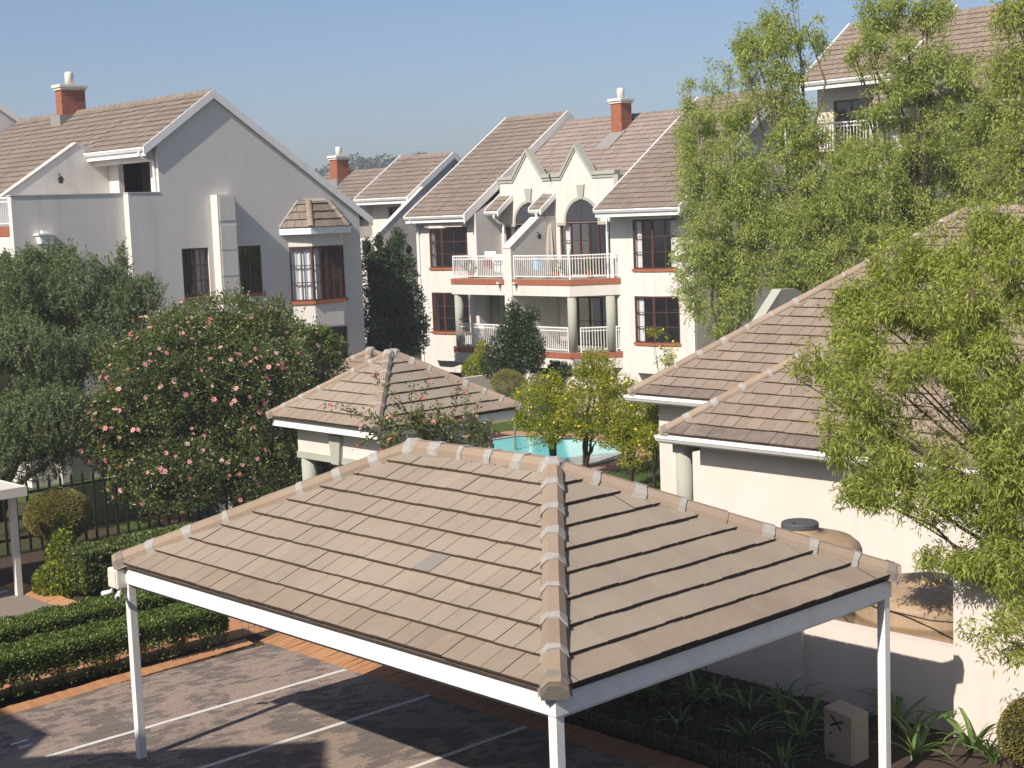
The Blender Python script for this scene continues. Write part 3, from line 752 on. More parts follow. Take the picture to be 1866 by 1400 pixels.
# roof
b1, _ = slope_roof(lh, 'W', 25.5, roofz(25.5, XR, ZR), XR, 44.93, 49.3, PT, M['tile_far'])
b2, _ = slope_roof(lh, 'W', 21.4, roofz(21.4, XR, ZR), XR, 49.32, 60, PT, M['tile_far'])
b3, _ = slope_roof(lh, 'E', 34.75, roofz(34.75, XR, ZR), XR, 44.93, 60, PT, M['tile_far'])
ridge_line(lh, XR, 45.0, 60, ZR + .02)
rake(lh, (25.42, 44.93, roofz(25.42, XR, ZR) + .05), (XR, 44.93, ZR + .05), .05, .3); rake(lh, (XR, 44.931, ZR + .05), (34.85, 44.931, roofz(34.85, XR, ZR) + .05), .05, .3)
gutter(lh, (25.5, 49.25, roofz(25.5, XR, ZR) + .0), (25.5, 44.95, roofz(25.5, XR, ZR) + .0), (-1, 0, 0)); gutter(lh, (34.75, 45, 8.2), (34.75, 60, 8.2), (1, 0, 0))
downpipe(lh, (25.44, 45.25, 10.7), (25.93, 45.2, 10.6), 9.35)
chimney(lh, 28.1, 55.0, 1.0, .5, 11.6, 13.6, .5)
MB().box(27.4, 28.7, 54.6, 55.4, 12.0, 12.62).build('flashing', M['flash'], lh)
MB().prism([(22.2, 49.9, roofz(22.2, XR, ZR) + .09), (23.4, 49.9, roofz(23.4, XR, ZR) + .09), (23.4, 51.2, roofz(23.4, XR, ZR) + .09), (22.2, 51.2, roofz(22.2, XR, ZR) + .09)], (0, 0, -.06)).build('flashing', M['flash'], lh)
# wall-hung duct casing with panel joints
dc = MB().fbox(G, 27.93, 28.67, 0.0, .42, 1.0, 9.2).build('duct_casing', M['cream'], lh)
for zz_ in (9.17, 8.17, 7.27, 6.36, 5.45, 4.5):
    MB().fbox(G, 28.0, 28.62, .421, .436, zz_ - .86, zz_ - .02).build('panel', M['cream'], dc)
# rainwater head and pipe
rh = MB(); rh.fprism(G2, [(21.62, 8.05), (21.68, 7.78), (22.08, 7.78), (22.14, 8.05)], .0, .3); rh.fbox(G2, 21.57, 22.19, .001, .34, 8.051, 8.11); rh.fbox(G2, 21.78, 21.95, .05, .2, 8.112, 8.2); rh.build('rainwater_head', M['white'], lh)
MB().tube([G2.p(21.88, .12, 7.78), G2.p(21.88, .12, 0)], .055, 10).build('downpipe', M['white'], lh)
# windows
w1 = window(lh, G, 26.68, 27.73, 5.72, 7.41, 4, 3, -.09, split=(2,), curtain=[(27.2, 27.7)]); window(lh, G, 28.94, 29.88, 5.72, 7.40, 4, 3, -.09, split=(2,))
window(lh, G, 32.2, 33.5, 2.3, 4.25, 2, 3, -.09, sill=False, split=(1,))
# bay window
bay = [(31.05, 45.0), (31.66, 44.4), (32.93, 44.4), (33.52, 45.0)]
bm = MB()
def bayring(z0, z1, e=0.0):
    for (xa, ya), (xb, yb) in zip(bay, bay[1:]): bm.quad((xa, ya - e, z0), (xb, yb - e, z0), (xb, yb - e, z1), (xa, ya - e, z1))
bayring(4.35, 5.3); bm.quad(*[(x, y, 4.35) for x, y in bay]); bm.quad(*[(x, y, 5.3) for x, y in bay]); bayo = bm.build('bay', M['cream'], lh)
bm = MB(); bayring(7.28, 7.72); bm.quad(*[(x, y, 7.72) for x, y in bay]); bm.build('bay_head', M['cream'], bayo)
for i, ((xa, ya), (xb, yb)) in enumerate(zip(bay, bay[1:])):
    F = Fr(xa, ya, xb - xa, yb - ya); L = math.hypot(xb - xa, yb - ya)
    window(lh, F, .0, L, 5.3, 7.28, 2 if i != 1 else 4, 3, -.05, sill=False, t=.07, split=(2,), curtain=[(.05, L - .05)] if i == 0 else [(.1, .45)] if i == 1 else None)
    MB().fbox(F, -.05, L + .05, -.2, .06, 5.2, 5.31).build('sill', M['clay'], bayo)
cxm = 32.29; eb = [(30.7, 45.0), (31.45, 44.12), (33.12, 44.12), (33.9, 45.0)]; rt_ = [(31.55, 45.0), (31.85, 44.75), (32.72, 44.75), (33.0, 45.0)]
for (xa, ya), (xb, yb) in zip(eb, eb[1:]): MB().fbox(Fr(xa, ya, xb - xa, yb - ya), 0, math.hypot(xb - xa, yb - ya), -.03, 0, 7.72, 7.96).build('fascia', M['white'], bayo)
MB().quad(*[(x, y, 7.74) for x, y in eb]).build('soffit', M['cream'], bayo)
for i in range(3):
    a, b, c, d = [Vector((*eb[i], 7.95)), Vector((*eb[i + 1], 7.95)), Vector((*rt_[i + 1], 8.88)), Vector((*rt_[i], 8.88))]
    u = (b - a).normalized(); vv_ = ((c + d) / 2 - (a + b) / 2); vv_ = (vv_ - u * vv_.dot(u)).normalized()
    MB().quad(a, b, c, d).build('roof', M['underlay'], bayo)
    tile_face(bayo, a, u, vv_, [((p - a).dot(u), (p - a).dot(vv_)) for p in (a, b, c, d)], .34, .28, M['tile_far'], 'course')
for i in (1, 2): caps(bayo, (*eb[i], 8.0), (*rt_[i], 8.93), .12, .4, bed=False, mortar=(i == 2))
caps(bayo, (*eb[0], 8.0), (*rt_[0], 8.93), .05, .4, bed=False, mat='mortar', mortar=False); caps(bayo, (*eb[3], 8.0), (*rt_[3], 8.93), .05, .4, bed=False, mat='mortar', mortar=False)
MB().prism([(31.95, 44.7, 8.86), (32.62, 44.7, 8.86), (32.75, 44.98, 8.97), (31.75, 44.98, 8.97)], (0, 0, .03)).build('flashing', M['mortar'], bayo)
# carriage lantern on the party wall
lt = MB(); lt.tube([SP.p(24.38, .0, 10.12), SP.p(24.38, .12, 10.14), SP.p(24.38, .16, 10.05)], .015, 6); lt.fprism(SP, [(24.3, 9.98), (24.33, 9.8), (24.43, 9.8), (24.46, 9.98), (24.38, 10.06)], .1, .22); lt.build('lantern', M['dark'], lh)

# taller unit behind it, only its gable shoulder shows at the left edge
rl = thing('apartment_house', (24, 66, 0), 'cream house behind the left house, only its white barge board shows at the left edge', 'house')
X2, Z2 = 23.4, 16.25
mb = MB(); mb.quad((18, 60.05, 0), (28.4, 60.05, 0), (28.4, 60.05, roofz(28.4, X2, Z2) - .1), (X2, 60.05, Z2 - .1), (18, 60.05, roofz(18, X2, Z2) - .1)); mb.build('gable_wall', M['cream'], rl)
mb = MB(); mb.quad((28.4, 60.05, 0), (28.4, 72, 0), (28.4, 72, 12.6), (28.4, 60.05, 12.6)); mb.quad((18, 72, 0), (18, 60.05, 0), (18, 60.05, 12.3), (18, 72, 12.3)); mb.quad((28.4, 72, 0), (18, 72, 0), (18, 72, 12.3), (X2, 72, 16), (28.4, 72, 12.6)); mb.build('wall', M['cream'], rl)
slope_roof(rl, 'E', 28.6, roofz(28.6, X2, Z2), X2, 60, 72, PT, M['tile_far'], 'stuff'); slope_roof(rl, 'W', 17.8, roofz(17.8, X2, Z2), X2, 60, 72, PT, M['tile_far'], 'stuff')
rake(rl, (X2, 60, Z2 + .05), (28.6, 60, roofz(28.6, X2, Z2) + .05), .05, .3); rake(rl, (17.8, 60.001, roofz(17.8, X2, Z2) + .05), (X2, 60.001, Z2 + .05), .05, .3)

# ------------------------------------------------------------------ far unit between the left house and the main block
fm = thing('apartment_house', (48, 58, 0), 'cream terraced house in the distance between the two larger ones, with red brick chimney', 'house')
XF, ZF = 47.35, 11.15
gz = lambda x: ZF - PT * abs(x - XF)
slope_roof(fm, 'W', 44.4, gz(44.4), XF, 54.5, 58.5, PT, M['tile_far'], name='roof'); slope_roof(fm, 'E', 52.0, gz(52.0) - .6, XF, 54.5, 64.5, PT, M['tile_far'], 'stuff')
slope_roof(fm, 'W', 41.9, gz(41.9) - .35, XF, 58.55, 64.5, PT * .97, M['tile_far']); ridge_line(fm, XF, 54.5, 58.5, ZF); ridge_line(fm, XF, 58.5, 64.5, ZF - .55)
rake(fm, (44.35, 54.5, gz(44.35) + .04), (XF, 54.5, ZF + .04), .06, .32); rake(fm, (XF, 54.501, ZF + .04), (52, 54.501, gz(52) + .04), .06, .32)
rake(fm, (44.35, 58.52, gz(44.35) + .1), (XF, 58.52, ZF + .1), .05, .12)
gutter(fm, (44.4, 58.5, gz(44.4) + .02), (44.4, 54.5, gz(44.4) + .02), (-1, 0, 0)); downpipe(fm, (44.3, 54.8, 8.9), (45.0, 54.65, 8.7), 7.0)
mb = MB(); mb.quad((44.9, 54.62, 0), (52, 54.62, 0), (52, 54.62, gz(52) - .1), (XF, 54.62, ZF - .1), (44.9, 54.62, gz(44.9) - .1))
mb.wall(Fr(45.2, 0, 0, -1), -58.4, -54.62, 0, 9.2, [(-57, -55.2, 6.6, 8.7)], .2); mb.quad((52, 54.62, 0), (52, 64, 0), (52, 64, 8.2), (52, 54.62, 8.2)); mb.quad((52, 64, 0), (42, 64, 0), (42, 64, 7.2), (XF, 64, 10.4), (52, 64, 8.0)); mb.quad((42.4, 64, 0), (42.4, 58.4, 0), (42.4, 58.4, 7.2), (42.4, 64, 7.2))
mb.build('wall', M['cream'], fm); window(fm, Fr(45.2, 0, 0, -1), -57, -55.2, 6.6, 8.7, 2, 2, sill=False)
# sloped terrace walls
MB().prism([(42.3, 54.3, 0), (45.2, 54.3, 0), (45.2, 54.3, 9.5), (42.3, 54.3, 7.35)], (0, .25, 0)).build('party_wall', M['cream'], fm); MB().prism([(42.25, 54.27, 7.33), (45.2, 54.27, 9.52), (45.2, 54.27, 9.57), (42.25, 54.27, 7.38)], (0, .31, 0)).build('coping', M['cream2'], fm)
MB().prism([(42.3, 58.3, 0), (45.2, 58.3, 0), (45.2, 58.3, 9.2), (42.3, 58.3, 7.35)], (0, .25, 0)).build('party_wall', M['cream'], fm)
MB().box(42.3, 42.55, 54.56, 58.29, 0, 7.3).build('parapet_wall', M['cream'], fm)
chimney(fm, 46.6, 62.6, .75, .6, 8.8, 11.25, .45)
MB().box(46.1, 47.1, 62.2, 63.0, 9.3, 10.25).build('flashing', M['flash'], fm)

# ------------------------------------------------------------------ main block with the two shaped gables
cb = thing('apartment_block', (45, 45, 0), 'cream apartment block in the middle with twin pointed gables, arched windows and white balconies', 'apartment block')
F44 = Fr(44.0, 0, 0, -1); F45 = Fr(45.05, 0, 0, -1)
XC, ZC = 49.5, 12.68
rz = lambda x: ZC - PT * abs(x - XC)
mb = MB()
# left pavilion wall, right pavilion wall
Lx = 43.55; FL = Fr(Lx, 0, 0, -1)
mb.wall(FL, -52.95, -48.85, 1.2, 8.25, [(-51.75, -49.45, 5.9, 7.66), (-51.8, -49.5, 3.05, 4.8)], .2); mb.quad((Lx, 52.95, -.2), (Lx, 52.2, -.2), (Lx, 52.2, 1.2), (Lx, 52.95, 1.2))
mb.quad((Lx, 48.85, -.2), (45.05, 48.85, -.2), (45.05, 48.85, 9.0), (Lx, 48.85, 8.25)); mb.quad((50, 52.95, -.2), (Lx, 52.95, -.2), (Lx, 52.95, 8.25), (XC, 52.95, 12.5))
mb.quad((45.05, 48.83, 8.9), (49.5, 48.83, 12.55), (49.5, 48.83, 10), (45.05, 48.83, 8.0))
mb.wall(F44, -41.3, -36.95, 1.7, 8.0, [(-39.9, -38.1, 5.84, 7.76), (-39.9, -37.75, 2.95, 4.78)], .2)
mb.quad((45.05, 41.3, -.2), (44.0, 41.3, -.2), (44.0, 41.3, 8.4), (45.05, 41.3, 9.1))
mb.quad((44.0, 36.95, -.2), (55, 36.95, -.2), (55, 36.95, 8.5), (XC, 36.95, ZC - .1), (44.0, 36.95, rz(44.0) - .12))
mb.quad((44.0, 41.3, -.2), (44.0, 36.95, -.2), (44.0, 36.95, 1.7), (44.0, 41.3, 1.7))
mb.quad((55, 36.95, -.2), (55, 53, -.2), (55, 53, 8.5), (55, 36.95, 8.5))
mb.build('wall', M['cream'], cb)
# centre wall with French doors, both floors
mb = MB(); mb.wall(F45, -48.85, -41.3, -.2, 9.3, [(-48.6, -46.4, 5.52, 7.7), (-45.2, -41.9, 5.52, 7.7), (-48.3, -46.5, 2.55, 4.6), (-44.4, -41.6, 2.55, 4.6)], .2)
# shaped gables above (polygons with the arch cut out)
def gable(yl, yr, yap, zs, za, arch_c, arch_r, arch_z, seg=14):
    # outline from left to right seen from outside: u = -y
    pts = [(-yl, 9.3), (-yr, 9.3), (-yr, zs), (-(yap - .95), zs), (-yap, za), (-(yap + .95), zs), (-yl, zs)]
    mb.quad(*[F45.p(u, .001, z) for u, z in pts]); mb.quad(*[F45.p(u, -.2, z) for u, z in reversed(pts)])
    cap_ = [(-yl - .05, zs), (-(yap + .93), zs), (-yap, za), (-(yap - .93), zs), (-yr + .05, zs)]
    tm = MB()
    for (ua, za_), (ub, zb_) in zip(cap_, cap_[1:]):
        tm.fprism(F45, [(ua, za_ - .02), (ub, zb_ - .02), (ub, zb_ + .13), (ua, za_ + .13)], -.25, .10); tm.fprism(F45, [(ua, za_ - .15), (ub, zb_ - .15), (ub, zb_ - .021), (ua, za_ - .021)], -.2, .05)
    tm.build('gable_coping', M['trim'], cb)
    # keystone and arch surround
    MB().fprism(F45, [(-arch_c - .13, arch_z + arch_r + .02), (-arch_c + .13, arch_z + arch_r + .02), (-arch_c + .22, arch_z + arch_r + .62), (-arch_c - .22, arch_z + arch_r + .62)], .0, .08).build('keystone', M['trim'], cb)
    am = MB()
    for i in range(seg):
        t0, t1 = math.pi * i / seg, math.pi * (i + 1) / seg; q = []
        for r_ in (arch_r, arch_r + .12):
            for t in ((t0, t1) if r_ == arch_r else (t1, t0)): q.append((-arch_c - math.cos(t) * r_, arch_z + math.sin(t) * r_))
        am.fprism(F45, q, .001, .05)
    for s_ in (-1, 1): am.fbox(F45, min(-arch_c + s_ * (arch_r + .0), -arch_c + s_ * (arch_r + .55)), max(-arch_c + s_ * (arch_r + .0), -arch_c + s_ * (arch_r + .55)), .001, .06, arch_z - .12, arch_z)
    am.build('arch_surround', M['trim'], cb)
    # arched fanlight: dark glass standing in the reveal
    fan = MB(); arc = [(-arch_c - math.cos(math.pi * i / seg) * arch_r, arch_z + math.sin(math.pi * i / seg) * arch_r) for i in range(seg + 1)]
    fan.fprism(F45, arc, .002, .012); fo = fan.build('fanlight', M['brown'], cb)
    for sd_ in (0, 1):
        h = [p for p in arc if (p[0] + arch_c <= .001 if sd_ == 0 else p[0] + arch_c >= -.001)]
        h = [(-arch_c + (u + arch_c) * .93 + (.02 if sd_ else -.02), arch_z + .05 + (z - arch_z) * .9) for u, z in h]
        base_ = [(-arch_c + (.02 if sd_ else -.02), arch_z + .05)]
        MB().fprism(F45, h + base_, .0125, .02).build('pane', M['fanglass'], fo)
M['fanglass'] = flat('dark fanlight glass', (.05, .055, .065), .12, .6, 0, .1, 2, .02)
gable(48.85, 45.62, 47.05, 9.66, 10.8, 47.0, .88, 7.72); gable(45.6, 41.9, 44.1, 9.66, 10.85, 43.85, .93, 7.72)
mb.build('gable_front', M['cream2'], cb)
MB().fbox(F45, -41.95, -41.7, -.2, .06, 7.4, 9.6).build('pilaster', M['trim'], cb)
window(cb, F45, -48.6, -46.4, 5.52, 7.7, 4, 3, -.1, False, split=(1, 3), curtain=[(-48.5, -48.1)]); window(cb, F45, -45.2, -41.9, 5.52, 7.7, 6, 3, -.1, False, split=(1, 2, 3, 4, 5), curtain=[(-45.1, -44.7)])
window(cb, F45, -48.3, -46.5, 2.55, 4.6, 3, 2, -.1, False, split=(1, 2)); window(cb, F45, -44.4, -41.6, 2.55, 4.6, 4, 2, -.1, False, split=(1, 2, 3))
# bays on the pavilions: front face and splayed face
def pav_bay(x, ya, yb, yc, zs, cur):
    """front face from ya to yb at x-0.35, splay from yb to yc back to x"""
    xf = x - .38
    P3 = [(x, ya + .28), (xf, ya), (xf, yb), (x, yc)]
    zlist = [(zs[0], zs[1]), (zs[2], zs[3]), (zs[4], zs[5])]; bo = None
    for z0, z1 in zlist:
        m2 = MB()
        for (xa, y_a), (xb, y_b) in zip(P3, P3[1:]): m2.quad((xa, y_a, z0), (xb, y_b, z0), (xb, y_b, z1), (xa, y_a, z1))
        m2.quad(*[(a, b, z0) for a, b in P3]); m2.quad(*[(a, b, z1) for a, b in P3])
        bo = m2.build('bay_apron', M['cream'], cb)
    for z0, z1 in ((zs[1], zs[2]), (zs[3], zs[4])):
        for i, ((xa, y_a), (xb, y_b)) in enumerate(zip(P3, P3[1:])):
            F = Fr(xa, y_a, xb - xa, y_b - y_a); L = math.hypot(xb - xa, y_b - y_a)
            window(cb, F, 0, L, z0, z1, 1 if i == 0 else 2, 3, -.05, False, t=.06, curtain=[(.1, .35)] if (i == 1 and cur) else None)
            MB().fbox(F, -.04, L + .04, -.15, .05, z0 - .1, z0 + .004).build('sill', M['clay'], bo)
pav_bay(44.0, 39.75, 38.75, 37.75, (1.75, 2.95, 4.78, 5.84, 7.76, 7.98), True)
pav_bay(Lx, 51.6, 50.75, 49.5, (1.75, 3.05, 4.8, 5.9, 7.66, 7.98), False)
# balconies
FB = Fr(42.4, 0, 0, -1)
slab_out = [(42.4, 49.3), (42.4, 42.1), (44.0, 40.8), (45.05, 40.8), (45.05, 49.3)]
for zt in (2.54, 5.48):
    sl = MB(); sl.prism([(x, y, zt - .24) for x, y in slab_out], (0, 0, -.44)); so = sl.build('balcony_slab', M['cream'], cb)
    MB().prism([(x, y, zt) for x, y in slab_out], (0, 0, -.238)).build('balcony_floor', M['mortar'], cb)
    band(cb, FB, -49.3, -42.1, zt - .24, zt - .001, .03, .31)
    FC = Fr(42.4, 42.1, 1.6, -1.3); band(cb, FC, .0, math.hypot(1.6, 1.3), zt - .24, zt - .001, .03, .31)
railing(cb, [(43.5, 49.2), (42.47, 49.2), (42.47, 46.0)], 5.5, .96); railing(cb, [(42.47, 45.35), (42.47, 42.12), (43.75, 41.07)], 5.5, .96); railing(cb, [(43.78, 41.0), (43.98, 40.85)], 5.5, .96)
railing(cb, [(42.55, 48.95), (42.55, 45.95)], 2.55, 1.0); railing(cb, [(42.55, 45.4), (42.55, 42.4)], 2.55, 1.0); railing(cb, [(42.75, 41.9), (43.65, 41.15)], 2.55, 1.0); railing(cb, [(43.85, 40.98), (44.0, 40.86)], 2.55, 1.0)
for x, y in ((42.62, 49.1), (42.62, 42.2), (43.75, 41.15), (44.3, 48.6)):
    MB().lathe((x, y, 2.545), [(.19, 0), (.19, 2.22)], 20).build('column', M['trim'], cb, True)
for x, y in ((42.8, 49.0), (42.8, 42.3), (43.8, 41.3), (42.9, 45.6)): MB().lathe((x, y, -.1), [(.2, 0), (.2, 1.95)], 20).build('column', M['trim'], cb, True)
# party wall between the two flats, with sloped top
MB().prism([(42.36, 45.42, 1.8), (45.0, 45.42, 1.8), (45.0, 45.42, 7.95), (44.05, 45.42, 7.95), (42.36, 45.42, 6.78)], (0, .46, 0)).build('party_wall', M['cream'], cb)
MB().prism([(42.33, 45.39, 6.77), (44.05, 45.39, 7.962), (44.95, 45.39, 7.962), (44.95, 45.39, 8.0), (44.03, 45.39, 8.0), (42.33, 45.39, 6.82)], (0, .52, 0)).build('coping', M['cream2'], cb)
lt = MB(); Fp = Fr(0, 45.42, 1, 0); lt.tube([Fp.p(43.9, 0, 7.35), Fp.p(43.9, .12, 7.36), Fp.p(43.9, .16, 7.3)], .013, 6); lt.fprism(Fp, [(43.83, 7.24), (43.86, 7.08), (43.95, 7.08), (43.98, 7.24), (43.9, 7.3)], .1, .2); lt.build('lantern', M['dark'], cb)
for y in (46.15, 45.15):
    sp = MB(); sp.box(42.2, 42.38, y - .06, y + .06, 5.28, 5.36); sp.tube([(42.3, y, 5.28), (42.26, y, 5.12)], .03, 8); sp.build('floodlight', M['offwhite'], cb)
# roofs
slope_roof(cb, 'W', 43.0, rz(43.0), XC, 48.95, 53.0, PT, M['tile_far']); slope_roof(cb, 'W', 43.0, rz(43.0), XC, 36.8, 41.15, PT, M['tile_far'])
ZM = ZC - .42
slope_roof(cb, 'W', 45.25, ZM - PT * (XC - 45.25), XC, 41.16, 48.94, PT, M['tile_mid'] if 'tile_mid' in M else M['tile_far']); slope_roof(cb, 'E', 55.3, ZM - PT * 5.8, XC, 36.8, 53, PT, M['tile_far'], 'stuff')
for a, b, z in ((48.95, 53.0, ZC), (36.8, 41.15, ZC), (41.16, 48.94, ZM)): ridge_line(cb, XC, a, b, z)
for y, n_, d_ in ((48.95, (0, -1, 0), .42), (36.8, (0, -1, 0), .32), (53.0, (0, 1, 0), .12), (41.15, (0, 1, 0), .12)):
    rake(cb, (42.95, y, rz(42.95) + .06), (XC, y, ZC + .06), .06, d_, n_); rake(cb, (XC, y + .001, ZC + .06), (XC + (1.0 if y > 40 else 5.5), y + .001, ZC + .06 - PT * (1.0 if y > 40 else 5.5)), .06, d_, n_)
gutter(cb, (43.0, 53.0, rz(43.0)), (43.0, 48.95, rz(43.0)), (-1, 0, 0)); gutter(cb, (43.0, 41.15, rz(43.0)), (43.0, 36.8, rz(43.0)), (-1, 0, 0))
MB().fbox(Fr(43.2, 0, 0, -1), -51.9, -49.4, -.3, 0, 7.7, 7.95).build('lintel', M['cream2'], cb); MB().fbox(Fr(43.5, 0, 0, -1), -39.95, -37.6, -.3, 0, 7.78, 8.0).build('lintel', M['cream2'], cb)
downpipe(cb, (42.95, 52.6, 8.05), (43.5, 52.75, 7.9), 0); downpipe(cb, (43.9, 41.35, 7.75), (43.95, 41.42, 7.5), 2.6, .05); downpipe(cb, (43.55, 37.1, 8.0), (43.94, 37.0, 7.8), 0, .05)
# small roof strips beside the gables
for ya, yb, pipe in ((48.05, 48.82, True), (45.4, 46.05, True), (41.35, 41.85, False)):
    bs, _ = slope_roof(cb, 'W', 44.15, 8.3, 45.04, ya, yb, .72, M['tile_far'], name='roof_strip')
    gutter(cb, (44.15, yb, 8.3), (44.15, ya, 8.3), (-1, 0, 0), fascia=.05); rake(cb, (44.1, ya, 8.3), (45.04, ya, 8.98), .05, .25); rake(cb, (44.1, yb + .05, 8.36), (45.04, yb + .05, 9.04), .05, .1)
    downpipe(cb, (44.08, ya + .2, 8.15), (44.6 if yb > 48 else 44.1, ya + .18, 7.9), 5.5 if yb > 48 or yb < 42 else 7.95, .05)
chimney(cb, 48.6, 44.75, .66, .62, 10.5, 12.75, .45)
MB().prism([(47.3, 44.3, ZM - PT * 2.2 + .1), (48.4, 44.3, ZM - PT * 1.1 + .1), (48.4, 45.15, ZM - PT * 1.1 + .1), (47.3, 45.15, ZM - PT * 2.2 + .1)], (0, 0, -.05)).build('flashing', M['flash'], cb)
# dark undercroft
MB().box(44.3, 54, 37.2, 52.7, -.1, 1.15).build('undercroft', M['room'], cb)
MB().box(43.56, 44.9, 41.35, 48.8, -.15, .9).build('plinth', M['brick'], cb)

# ------------------------------------------------------------------ higher block at the right, behind the trees
rb = thing('apartment_block', (48, 26, 0), 'higher cream apartment block at the upper right, half hidden behind light green trees', 'apartment block')
XB, ZB = 49.2, 14.75; bz = lambda x: ZB - PT * abs(x - XB)
slope_roof(rb, 'W', 46.0, bz(46.0), XB, 29.4, 33.4, PT, M['tile_brown']); slope_roof(rb, 'W', 44.0, bz(44.0), XB, 17, 29.35, PT, M['tile_brown']); slope_roof(rb, 'E', 55, bz(55), XB, 17, 33.4, PT, M['tile_brown'], 'stuff')
ridge_line(rb, XB, 17, 33.4, ZB); rake(rb, (45.95, 33.4, bz(45.95) + .1), (XB, 33.4, ZB + .1), .06, .12, (0, 1, 0))
rake(rb, (45.95, 29.36, bz(45.95) + .2), (XB + .8, 29.36, ZB + .35), .08, .45); gutter(rb, (46.0, 33.4, bz(46.0)), (46.0, 29.4, bz(46.0)), (-1, 0, 0)); gutter(rb, (44.0, 29.3, bz(44)), (44.0, 17, bz(44)), (-1, 0, 0))
FRb = Fr(46.9, 0, 0, -1); mb = MB(); mb.wall(FRb, -33.3, -29.4, -.2, 12.6, [(-32.6, -29.8, 9.95, 11.85), (-32.4, -30, 6.6, 8.6)], .2)
mb.quad((46.9, 33.3, -.2), (55, 33.3, -.2), (55, 33.3, 10.7), (XB, 33.3, ZB - .1), (46.9, 33.3, bz(46.9) - .1))
FR2 = Fr(45.2, 0, 0, -1); mb.wall(FR2, -29.4, -17, -.2, 11.4, [(-28.6, -26.4, 6.6, 8.7), (-25, -22.6, 6.6, 8.7), (-28.6, -26.4, 9.6, 11.2)], .2); mb.quad((45.2, 29.4, -.2), (46.9, 29.4, -.2), (46.9, 29.4, 13), (45.2, 29.4, 11.8))
mb.quad((45.2, 17, -.2), (55, 17, -.2), (55, 17, 10.7), (XB, 17, ZB - .1), (45.2, 17, 12))
FG = Fr(44.6, 0, 0, -1); pts = [(-29.2, 9.3), (-25.9, 9.3), (-25.9, 11.0), (-27.6, 12.35), (-29.2, 11.0)]; mb.quad(*[FG.p(u, 0, z) for u, z in pts])
pts = [(-24.9, 9.3), (-21.4, 9.3), (-21.4, 10.6), (-23.1, 12.0), (-24.9, 10.6)]; mb.quad(*[FG.p(u, 0, z) for u, z in pts])
mb.quad(*[FG.p(u, 0, z) for u, z in [(-29.2, -.2), (-21.4, -.2), (-21.4, 5.9), (-29.2, 5.9)]])
mb.build('wall', M['cream2'], rb)
window(rb, FRb, -32.6, -29.8, 9.95, 11.85, 4, 2, -.1, False, split=(2,), curtain=[(-31.4, -30.3)]); window(rb, FRb, -32.4, -30, 6.6, 8.6, 4, 3, -.1, split=(2,)); window(rb, FR2, -28.6, -26.4, 6.6, 8.7, 4, 3, -.1, split=(2,)); window(rb, FR2, -25, -22.6, 6.6, 8.7, 4, 3, -.1, split=(2,)); window(rb, FR2, -28.6, -26.4, 9.6, 11.2, 4, 2, -.1, split=(2,))
tm = MB()
for q in ([(-29.25, 11.0), (-27.6, 12.35), (-25.85, 11.0)], [(-24.95, 10.6), (-23.1, 12.0), (-21.35, 10.6)]):
    for (ua, za), (ub, zb) in zip(q, q[1:]): tm.fprism(FG, [(ua, za), (ub, zb), (ub, zb + .14), (ua, za + .14)], -.25, .12)
tm.build('gable_coping', M['trim'], rb)
for zt, y0, y1 in ((9.95, 29.5, 33.2), (6.5, 29.5, 33.2), (6.5, 22, 29.3)):
    MB().box(44.7, 46.88 if y1 > 30 else 45.19, y0, y1, zt - .7, zt - .26).build('balcony_slab', M['cream2'], rb); band(rb, Fr(44.7, 0, 0, -1), -y1, -y0, zt - .26, zt, .03, .31); railing(rb, [(44.78, y1), (44.78, y0)], zt, 1.0, .13)
# ------------------------------------------------------------------ clubhouse on the right
ch = thing('clubhouse', (34, 21, 0), 'single storey clubhouse on the right with brown hipped tile roofs and pale cream wall', 'clubhouse')
def club_roof(x0, y0, y1, ze, pitch, xr, yr0, yr1, xb, name, mode_n, rows):
    """hipped roof with its ridge along y at xr from yr0 to yr1; the front eave at x0, back eave at xb"""
    zr = ze + (xr - x0) * pitch
    NW, SW, A, B = (x0, y1, ze), (x0, y0, ze), (xr, yr0, zr), (xr, yr1, zr); NE, SE = (xb, y1, ze), (xb, y0, ze)
    mb = MB()
    for p in ([NW, SW, A, B], [NE, NW, B], [SW, SE, A], [SE, NE, B, A]): mb.quad(*[(q[0], q[1], q[2] - .012) for q in p])
    mb.quad(*[(q[0], q[1], ze - .03) for q in (SW, NW, NE, SE)])
    base = mb.build(name, M['underlay'], ch)
    c = 1 / math.sqrt(1 + pitch ** 2); sl = (xr - x0) / c
    return base, NW, SW, NE, SE, A, B, c, sl
# main roof
base, NW, SW, NE, SE, A, B, c, sl = club_roof(30.4, 13.3, 28.0, 3.1, .715, 36.95, 19.85, 21.45, 41.2, 'roof', 'tile', 22)
L = 14.7; y1 = 28.0
fullface = [(0, -.03), (L, -.03), (y1 - 19.85, sl), (y1 - 21.45, sl)]
e = sl / 21
